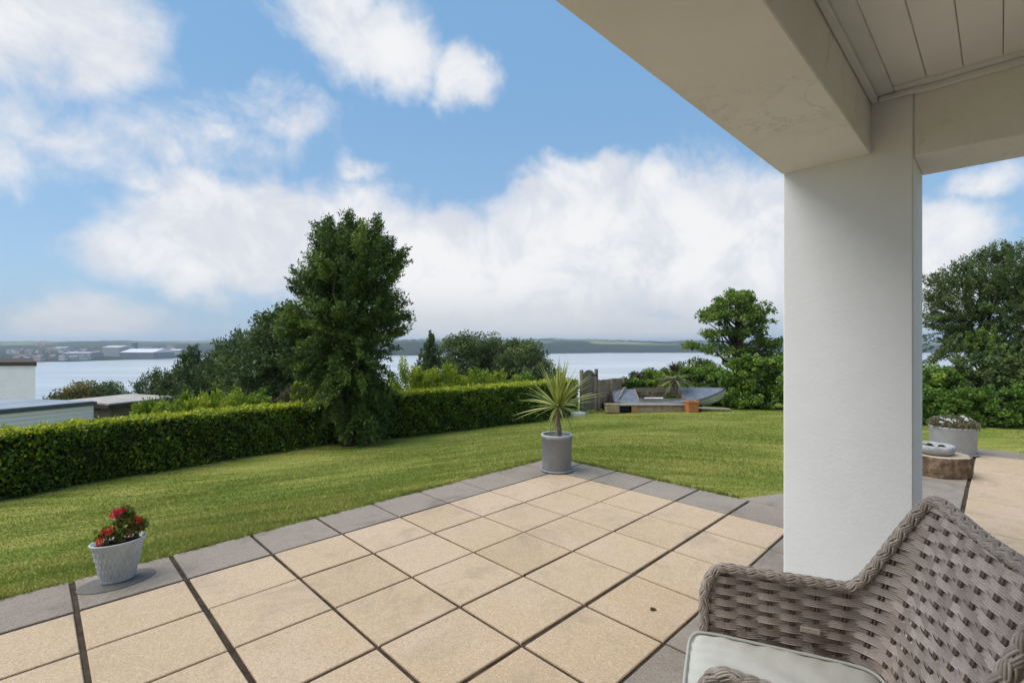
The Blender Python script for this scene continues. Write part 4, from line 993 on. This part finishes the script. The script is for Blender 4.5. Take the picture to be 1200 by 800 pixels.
# ------------------------------------------------------------------ neighbouring buildings below the hedge
def prism(mb, poly, z0, z1, mi=0):
    n_ = len(poly); mb.add([(x, y, z0) for x, y in poly] + [(x, y, z1) for x, y in poly], [tuple(range(n_ - 1, -1, -1)), tuple(range(n_, 2 * n_))] + [(i, (i + 1) % n_, n_ + (i + 1) % n_, n_ + i) for i in range(n_)], mi)
def inset(poly, d):
    c = np.mean(poly, 0); return [tuple(np.array(q_) + (c - np.array(q_)) / np.linalg.norm(c - np.array(q_)) * d) for q_ in poly]
A = np.array((-18.15, 21.2)); d1 = np.array((-.46, -.89)); d2 = np.array((-.975, .22))
flat = [tuple(A), tuple(A + d2 * 11), tuple(A + d2 * 11 + d1 * 9.5), tuple(A + d1 * 9.5)]
e = empty('flat_roofed_house', (A[0], A[1], -5.6), 'low white clad house with a blue grey flat roof, just below the left hedge', 'house')
def loc(poly, e_): return [(x - e_.location[0], y - e_.location[1]) for x, y in poly]
zr = -1.19 - e.location[2]
m = MB(); prism(m, loc(inset(flat, .18), e), 0, zr - .16); m.build('wall', M_CLAD, e)
m = MB()
for k in range(9):
    a0 = A - e.location.xy.to_3d().to_2d() if False else np.array((0., 0.)); 
    zc = zr - .26 - k * .17
    c_ = (d1 * 4.6); ang = atan2(d1[1], d1[0]); m.box((c_[0] - .10 - .0, c_[1] + .02, zc), (9.1, .03, .155), rz=ang, bev=.005)
m.build('cladding', M_CLAD, e)
m = MB(); prism(m, loc(flat, e), zr - .155, zr - .012); m.build('fascia', M_FASCIA, e)
m = MB(); prism(m, loc(inset(flat, .12), e), zr - .011, zr + .012); m.build('roof', M_FELT, e)
gar = [(-17.75, 21.3), (-16.55, 24.2), (-20.1, 25.6), (-21.0, 22.6)]
e = empty('garage', (-18.5, 23, -5.8), 'garage with a pale gravelled flat roof, right of the white clad house', 'garage')
zr = -1.36 - e.location[2]
m = MB(); prism(m, loc(inset(gar, .25), e), 0, zr - .2); m.build('wall', M_GARWALL, e)
m = MB(); prism(m, loc(gar, e), zr - .19, zr - .03); m.build('fascia', M_BROWN, e)
m = MB(); prism(m, loc(inset(gar, .08), e), zr - .029, zr + .03); m.build('roof', M_GRAVELROOF, e)
wb = [(-31.4, 32), (-38.9, 39.2), (-48, 37), (-44, 31)]
e = empty('white_building', (-36, 35, -9), 'plain white building with a dark brown parapet at the left edge', 'building')
zr = zpx(424, 32) - e.location[2]
m = MB(); prism(m, loc(inset(wb, .1), e), 0, zr - .34); m.build('wall', M_WHITEWALL, e)
m = MB(); prism(m, loc(wb, e), zr - .335, zr - .26); m.build('white_edge', M_WHITEWALL, e)
m = MB(); prism(m, loc(inset(wb, -.04), e), zr - .259, zr); m.build('parapet', M_BROWN, e)

# ------------------------------------------------------------------ grey planter with the sword leaved palm
cx_, cy_ = .492, 5.33
ce = empty('potted_palm', (cx_, cy_, 0), 'yellow green sword leaved palm in a round grey planter on the patio corner', 'potted plant'); ce.scale = (.92, .92, 1.0)
m = MB(); m.lathe([(.0, .012), (.165, .012), (.172, .03), (.180, .355), (.186, .36), (.188, .392), (.176, .398), (.165, .392), (.160, .30), (0, .30)], 56); po = m.build('pot', M_POT, ce)
m = MB(); m.lathe([(.1815, .384), (.187, .385), (.189, .397), (.184, .402), (.168, .402), (.163, .394)], 56); m.build('rim', M_POTRIM, po)
m = MB(); m.lathe([(0, .002), (.186, .002), (.200, .014), (.200, .024), (.178, .026), (.176, .018), (0, .018)], 56); m.build('saucer', M_POT, ce)
m = MB(); m.lathe([(.162, .318), (.08, .330), (.0, .334)], 40); m.build('soil', M_SOIL, ce)
m = MB(); N_ = 26; m.tube([(.018 + .012 * sin(i * .25), 0,   .31 + .40 * i / N_) for i in range(N_ + 1)], [.030 + .0035 * (i % 2) - .004 * i / N_ for i in range(N_ + 1)], 14); m.build('trunk', M_CANE, ce)
V, F_, T = sword_leaves(84, .55, .036, -.15, 1.50, .30, (.02, 0, .70), 7, tintf=lambda e_: min(1, .35 + .5 * random.random()))
np_mesh('crown', V, F_, L_CORD, ce, T)
V, F_, T = sword_leaves(9, .42, .022, -.9, -.35, .9, (.02, 0, .69), 6); np_mesh('dry_leaves', V, F_, L_PALE, ce, T)

# ------------------------------------------------------------------ oval ribbed pot of geraniums
fx_, fy_ = -2.335, 2.875
pe = empty('flower_pot', (fx_, fy_, 0), 'pale blue grey oval pot with a diamond pattern and red geraniums, on the grey border', 'flower pot', rz=RZ); pe.scale = (.76, .76, 1.0)
def lat(th, z, r_):
    a, b_ = th * 14, z * 44
    k = min(1, max(0, (z - .012) / .02)) * min(1, max(0, (.225 - z) / .02))
    return -.019 * k * (abs(sin(a + b_)) * abs(sin(a - b_))) ** .6
prof = [(0, .004), (.098, .004), (.104, .010)] + [(.106 + .062 * (k / 26) ** .8, .012 + .216 * k / 26) for k in range(27)] + [(.169, .230), (.176, .233), (.177, .240), (.173, .244), (.166, .243), (.156, .215), (0, .215)]
m = MB(); m.lathe(prof, 240, sx=1.0, sy=.72, disp=lat); po = m.build('pot', M_RIBPOT, pe)
m = MB(); m.lathe([(.156, .222), (.07, .234), (0, .236)], 40, sx=1, sy=.70); m.build('soil', M_SOIL, pe)
m = MB(); stems = [((.02, 0), (.015, .0, .40)), ((.01, .01), (-.02, .02, .385)), ((.09, .0), (.11, 0, .33)), ((.08, -.02), (.075, -.02, .36)), ((-.09, -.01), (-.085, -.02, .295)), ((-.08, -.02), (-.055, -.03, .300)), ((-.11, .0), (-.115, 0, .262))]
for (a, b_), tip in stems: m.tube([(a, b_, .225), ((a + tip[0]) / 2 + .008, (b_ + tip[1]) / 2, .225 + (tip[2] - .225) * .55), tip], [.005, .004, .003], 6)
m.build('stems', M_CANE, pe)
def leafball(spots, rad, n, size, asp=.9):
    Cn, Dr = [], []
    for s_ in spots:
        k = sphere_dirs(n); Cn.append(np.array(s_) + k * rad * (rng.random((n, 1)) ** .4)); Dr.append(k + np.array([0, 0, .3]) + rng.normal(0, .5, (n, 3)))
    Cn, Dr = np.concatenate(Cn), np.concatenate(Dr); return leaf_quads(Cn, Dr, rng.uniform(.7, 1.3, len(Cn)) * size, asp)
V, F_ = leafball([(.10, 0, .275), (.11, .01, .31), (.075, -.01, .36), (.03, 0, .36), (-.01, 0, .30), (.02, -.03, .255), (-.05, 0, .27), (.05, .01, .385), (.135, .0, .30), (-.09, .02, .285), (.0, .03, .34)], .052, 34, .038); np_mesh('foliage', V, F_, L_GERAN, pe, rng.random(len(F_)))
for c_, lm in (((-.005, 0, .405), L_RED), ((.028, 0, .412), L_RED), ((-.088, -.02, .305), L_ORANGE), ((-.045, -.03, .308), L_ORANGE), ((-.112, -.035, .262), L_ORANGE), ((.095, -.02, .355), L_ORANGE), ((.115, -.02, .335), L_ORANGE), ((-.03, .0, .400), L_RED)):
    V, F_ = leafball([c_], .026, 24, .021, .9); np_mesh('flower', V, F_, lm, pe, rng.random(len(F_)))
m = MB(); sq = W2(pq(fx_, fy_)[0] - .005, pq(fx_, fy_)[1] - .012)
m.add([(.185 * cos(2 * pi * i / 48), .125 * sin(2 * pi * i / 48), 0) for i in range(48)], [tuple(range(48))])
o = m.build('dark_oval', noisy('dark_grey_paving', (.105, .096, .085), (.15, .138, .124), 90, 4, .7, .3)); o.location = (sq[0], sq[1], .0045); o.rotation_euler = (0, 0, RZ)  # flat oval disc, darker than the slab round it
tag(o, 'dark oval patch on the grey slab under the flower pot', 'stain', kind='structure')

# ------------------------------------------------------------------ daisy planter, stump and stone bowl right of the pillar
dx_, dy_ = at(1116.5, 6.15)
de = empty('daisy_planter', (dx_, dy_, 0), 'round grey planter of small white daisies at the edge of the lawn', 'planter')
m = MB(); m.lathe([(0, .012), (.215, .012), (.222, .03), (.236, .325), (.241, .335), (.236, .345), (.222, .34), (.215, .28), (0, .28)], 56); m.build('pot', noisy('pale_grey_planter', (.33, .325, .315), (.40, .395, .385), 7, 6, .7, .3, .15, 60, .004), de)
m = MB(); m.lathe([(0, .002), (.236, .002), (.250, .014), (.250, .026), (.230, .026), (.228, .02), (0, .02)], 56); m.build('saucer', M_POT, de)
m = MB(); m.lathe([(.217, .30), (.1, .31), (0, .315)], 40); m.build('soil', M_SOIL, de)
n_ = 1500; a = rng.uniform(0, 2 * pi, n_); rr = .25 * np.sqrt(rng.random(n_)); hh = .33 + .15 * rng.random(n_) * np.sqrt(np.maximum(0, 1 - (rr / .28) ** 2))
V, F_ = leaf_quads(np.stack([rr * np.cos(a), rr * np.sin(a), hh], 1), rng.normal(0, .5, (n_, 3)) + np.array([0, 0, .8]), rng.uniform(.03, .06, n_), .28); np_mesh('foliage', V, F_, L_DAISY, de, rng.random(n_))
spots = []
for i in range(18):
    a = random.uniform(0, 2 * pi); r_ = .25 * sqrt(random.random()); spots.append((r_ * cos(a), r_ * sin(a), .455 + .05 * random.random() - r_ * .22))
for c_ in spots:
    m = MB(); nn = Vector((random.uniform(-.5, .5), -.6 + random.uniform(-.3, .3), 1)).normalized(); q_ = nn.to_track_quat('Z', 'Y'); c_ = Vector(c_)
    for k in range(11):
        th = 2 * pi * k / 11; d_ = q_ @ Vector((cos(th), sin(th), .08)); s_ = q_ @ Vector((-sin(th), cos(th), 0)); m.add([c_ + d_ * .004, c_ + d_ * .015 + s_ * .0045, c_ + d_ * .024, c_ + d_ * .015 - s_ * .0045], [(0, 1, 2, 3)], 0, random.random())
    fl = m.build('flower', L_WHITE, de)
sx_, sy_ = at(1098, 5.22)
se = empty('log_stump', (sx_, sy_, 0), 'low round log stump with brown bark, used as a table beside the pillar', 'stump')
def barkd(th, z, r_): return .010 * sin(th * 9 + 3 * sin(th * 2)) + .006 * sin(th * 23 + z * 8) + .004 * sin(th * 41 + z * 20)
m = MB(); m.lathe([(.270, .004), (.274, .05), (.270, .12), (.268, .19), (.262, .212)], 120, disp=barkd); m.build('bark', M_STUMP, se)
m = MB(); m.lathe([(.266, .208), (.258, .214), (.18, .216), (.1, .215), (0, .216)], 120, disp=lambda th, z, r_: barkd(th, z, r_) * (1 if r_ > .2 else 0)); m.build('cut_face', M_STUMPTOP, se)
be = empty('stone_bowl', (sx_ - .05, sy_ - .02, .2165), 'shallow pale stone bowl resting on the log stump', 'bowl')
M_BOWL = noisy('grey_stone', (.26, .262, .265), (.42, .42, .42), 22, 6, .8, .2, .4, 50)
m = MB(); m.lathe([(0, .001), (.130, .001), (.160, .02), (.174, .06), (.172, .088), (.160, .10), (.142, .094), (.130, .06), (.09, .045), (0, .042)], 64, disp=lambda th, z, r_: .004 * sin(th * 7) * (r_ > .1)); m.build('bowl', M_BOWL, be)
m = MB()
for k in range(5): a = k * 1.3; m.box((.08 * cos(a), .08 * sin(a), .068), (.06, .045, .045), rz=a, bev=.012)
m.build('pebbles', M_SOIL, be)

# ------------------------------------------------------------------ woven armchair (local: +x forward, +y its left, towards the camera)
CF = Vector((-.915, .40)).normalized(); chair = empty('armchair', (.776, 1.298, 0), 'brown grey woven rattan armchair with a pale cushion beside the pillar', 'armchair', rz=atan2(CF.y, CF.x))
# plan of the shell, starting at the front of the far (right) arm: y negative is the far side
HW, XF, XB, RC = .30, .25, -.24, .10
plan = []
for x in np.arange(XF, XB + RC, -.008): plan.append((x, -HW))
for k in range(1, 20): a = k / 20 * pi / 2; plan.append((XB + RC - RC * sin(a), -HW + RC - RC * cos(a)))
for y in np.arange(-HW + RC, HW - RC, .008): plan.append((XB, y))
for k in range(1, 20): a = k / 20 * pi / 2; plan.append((XB + RC - RC * cos(a), HW - RC + RC * sin(a)))
for x in np.arange(XB + RC, XF + .001, .008): plan.append((x, HW))
plan = np.array(plan); sl = np.r_[0, np.cumsum(np.linalg.norm(np.diff(plan, axis=0), axis=1))]; SLEN = sl[-1]
def pl_at(s): return np.stack([np.interp(s, sl, plan[:, 0]), np.interp(s, sl, plan[:, 1])], -1)
def backness(s):
    """0 along the arms, 1 on the back"""
    arm = XF - (XB + RC); c = arm + RC * pi / 2 * .35
    return sm01((np.minimum(s, SLEN - s) - c + .055) / .11)
def top_z(s):
    m_ = np.minimum(s, SLEN - s); arm = XF - XB
    za = .655 - .02 * m_ / arm
    # rounded front corner of the arm
    za = za - .07 * np.clip(1 - m_ / .06, 0, 1) ** 2.4
    return za + backness(s) * (.955 - .635)
def shell(s, z, off=0.0):
    P_ = pl_at(s); e_ = .006; T_ = unit(pl_at(np.minimum(s + e_, SLEN)) - pl_at(np.maximum(s - e_, 0))); N_ = np.stack([-T_[:, 1], T_[:, 0]], -1)  # inward
    lean = -.26 * sm01((XB + .22 - P_[:, 0]) / .22) * np.maximum(z - .42, 0)
    taper = (.278 + .062 * np.clip((XF - P_[:, 0]) / (XF - XB), 0, 1)) / HW       # a little wider at the back
    return np.stack([P_[:, 0] + N_[:, 0] * off + lean, P_[:, 1] * taper + N_[:, 1] * off, z + 0 * s], -1)
ROW, STK = .0190, .066; Z0 = .30
nst = int(round(SLEN / STK)); STK = SLEN / nst
def weave(s_lo, s_hi, name):
    Vs, Fs, Ts = [], [], []; o = 0
    for i in range(int((.96 - Z0) / ROW) + 1):
        zc = Z0 + (i + .5) * ROW
        s = np.arange(s_lo, s_hi + .0001, STK / 10); 
        if len(s) < 3: continue
        keep = top_z(s) - .006 > zc
        ph = (s / STK) * pi + (i % 2) * pi
        amp = .0054 * np.cos(ph)
        # strand pinches where it dives behind a stake
        wd = ROW * .5 * (1.24 + .08 * np.clip(np.cos(ph), -.5, 1))
        slope = .0
        # cross-section: 4 fine reeds side by side
        fr = np.linspace(-1, 1, 21); prof_ = .0020 * np.abs(np.sin((fr + 1) * pi * 2.0)) ** .6 - .0016 * fr ** 2
        rows = []
        for f_, pr in zip(fr, prof_):
            sg = np.where(amp >= 0, 1.0, 1.0); rows.append(shell(s, zc + wd * f_, amp + pr))
        G_ = np.stack(rows, 1); n1, n2 = G_.shape[:2]
        ids = o + np.arange(n1 * n2).reshape(n1, n2); k = keep[:-1] & keep[1:]
        q_ = np.stack([ids[:-1, :-1], ids[1:, :-1], ids[1:, 1:], ids[:-1, 1:]], -1)[k]
        seg_id = np.floor(s / STK).astype(int)[:-1][k]; tv = (np.sin(seg_id * 12.9898 + i * 78.233) * 43758.5453) % 1.0
        Fs.append(q_.reshape(-1, 4)); Ts.append(np.repeat(tv, n2 - 1)); Vs.append(G_.reshape(-1, 3)); o += n1 * n2
    return Vs, Fs, Ts
def weave_part(name, s_lo, s_hi):
    Vs, Fs, Ts = weave(s_lo, s_hi, name)
    o = np_mesh(name, np.concatenate(Vs), np.concatenate(Fs), M_WICK, chair, np.concatenate(Ts), smooth=True)
    m = MB()
    for k in range(nst + 1):
        for ds in (-.0040, .0040):
            s0 = k * STK + ds
            if s0 < s_lo - .001 or s0 > s_hi or s0 < 0 or s0 > SLEN: continue
            zt = float(top_z(np.array([s0]))[0]) - .01; zs = np.linspace(Z0, zt, 14)
            pts = shell(np.full(14, s0), zs, 0.0); m.tube(pts, .0032, 6)
    m.build('stakes', M_STAKE, o)
    return o
sc1 = round((XF - XB - RC + RC * .6) / STK) * STK
weave_part('armrest', 0, sc1); weave_part('backrest', sc1, SLEN - sc1); weave_part('armrest', SLEN - sc1, SLEN)
# braided rim: up the front of one arm, along, over the back, and down the other
path = []
P0 = shell(np.array([0.0]), np.array([.36]))[0]
for z_ in np.arange(.33, .575, .008): path.append(np.array((P0[0] + .004, P0[1], z_)))
s_ = np.arange(.004, SLEN - .004, .004); tz_ = top_z(s_); pp = shell(s_, tz_, 0.0)
path += list(pp)
P1 = shell(np.array([SLEN]), np.array([.36]))[0]
for z_ in np.arange(.572, .33, -.008): path.append(np.array((P1[0] + .004, P1[1], z_)))
path = np.array(path)
# smooth and resample the path
for _ in range(14): path[1:-1] = (path[:-2] + 2 * path[1:-1] + path[2:]) / 4
pl_ = np.r_[0, np.cumsum(np.linalg.norm(np.diff(path, axis=0), axis=1))]; LN = pl_[-1]; ns = int(LN / .0045)
tt = np.linspace(0, LN, ns); path = np.stack([np.interp(tt, pl_, path[:, k]) for k in range(3)], -1)
T_ = unit(np.gradient(path, axis=0)); ref = np.zeros((ns, 3)); a = np.array([0, 1.0, 0])
for i in range(ns):
    a = a - T_[i] * a.dot(T_[i]); a = a / np.linalg.norm(a); ref[i] = a
bn = np.cross(T_, ref)
om = 2 * pi / .23; Rr = .0128; Vs, Fs, Ts = [], [], []; o_i = 0; SEG = 6
for dirn in (1, -1):
    for j in range(4):
        for sub in (-1, 0, 1):
            th = dirn * (om * tt) + 2 * pi * j / 4 + sub * .44 + .2
            rad = Rr + dirn * .0021 * np.cos(4 * om * tt + (0 if dirn == 1 else 0))
            ctr = path + (ref * np.cos(th)[:, None] + bn * np.sin(th)[:, None]) * rad[:, None]
            tg = unit(np.gradient(ctr, axis=0)); rd = unit(ctr - path); rd = unit(rd - tg * np.sum(rd * tg, 1, keepdims=True)); sd = np.cross(tg, rd)
            ring = [ctr + (rd * cos(2 * pi * k / SEG) * .0030 + sd * sin(2 * pi * k / SEG) * .0035) for k in range(SEG)]
            G_ = np.stack(ring, 1); ids = o_i + np.arange(ns * SEG).reshape(ns, SEG)
            q_ = np.stack([ids[:-1], np.roll(ids, -1, 1)[:-1], np.roll(ids, -1, 1)[1:], ids[1:]], -1).reshape(-1, 4)
            Vs.append(G_.reshape(-1, 3)); Fs.append(q_); Ts.append(np.full(len(q_), random.random())); o_i += ns * SEG
rim = np_mesh('braided_rim', np.concatenate(Vs), np.concatenate(Fs), M_BRAID, chair, np.concatenate(Ts), smooth=True)
m = MB(); m.tube(path[::3], .0098, 8); m.build('rim_core', M_STAKE, rim)
# seat apron, legs
m = MB(); m.box((.0, 0, .315), (.46, .55, .05), bev=.01); m.build('seat_base', M_STAKE, chair)
m = MB()
for k in range(15): m.box((.246, -.27 + k * .0385, .29), (.012, .034, .13), bev=.004, tint=random.random())
m.build('front_apron', M_WICK, chair)
for sx_, sy_ in ((.22, -.25), (.22, .25), (-.21, -.25), (-.21, .25)):
    m = MB(); m.tube([(sx_ * 1.06, sy_ * 1.03, 0.0), (sx_, sy_, .32)], [.017, .021], 10); m.build('leg', M_LEG, chair)
# cushion: soft box with piping and gentle creases
def cush_pt(u, v, w_):
    pass
hx, hy, hz2 = .268, .268, .055; nu = 60
m = MB(); vs = []; fs = []
us_ = np.linspace(-1, 1, nu)
def cz(u, v):
    e_ = (1 - abs(u) ** 7) * (1 - abs(v) ** 7)
    return hz2 * (max(e_, 0) ** .38) * (.86 + .22 * (1 - u * u) * (1 - v * v))
Rk = random.Random(5)
for sgn in (1, -1):
    b0 = len(vs)
    for u in us_:
        for v in us_:
            rr_ = 1 - .045 * (u * u * v * v) ** 2
            w_ = .0022 * sin(9 * u + 14 * v + 2 * sin(5 * v)) * (1 - u * u) + .0018 * sin(26 * u - 5 * v) * abs(v) ** 2 + .002 * sin(31 * v + 4 * u) * max(u, 0) ** 2
            vs.append((u * hx * rr_, v * hy * rr_, sgn * cz(u, v) + (w_ if sgn > 0 else 0)))
    fs += [((b0 + i * nu + k, b0 + (i + 1) * nu + k, b0 + (i + 1) * nu + k + 1, b0 + i * nu + k + 1) if sgn > 0 else (b0 + i * nu + k, b0 + i * nu + k + 1, b0 + (i + 1) * nu + k + 1, b0 + (i + 1) * nu + k)) for i in range(nu - 1) for k in range(nu - 1)]
m.add(vs, fs, 0, .5, True); cu = m.build('seat_cushion', M_CUSH, chair); cu.location = (.030, 0, .402)
m = MB()
for zz in (.030, -.030):
    lp = []
    for k in range(121):
        a = 2 * pi * k / 120; c_, s2 = cos(a), sin(a); k_ = (abs(c_) ** 9 + abs(s2) ** 9) ** (-1 / 9); u, v = c_ * k_, s2 * k_
        lp.append((u * hx * .992, v * hy * .992, zz))
    m.tube(lp, .0052, 6, cap=False)
m.build('piping', M_PIPE, cu)
m = MB(); m.box((-.06, -.285, .50), (.055, .006, .018), bev=.002); m.build('cushion_tie', M_WICK, chair)
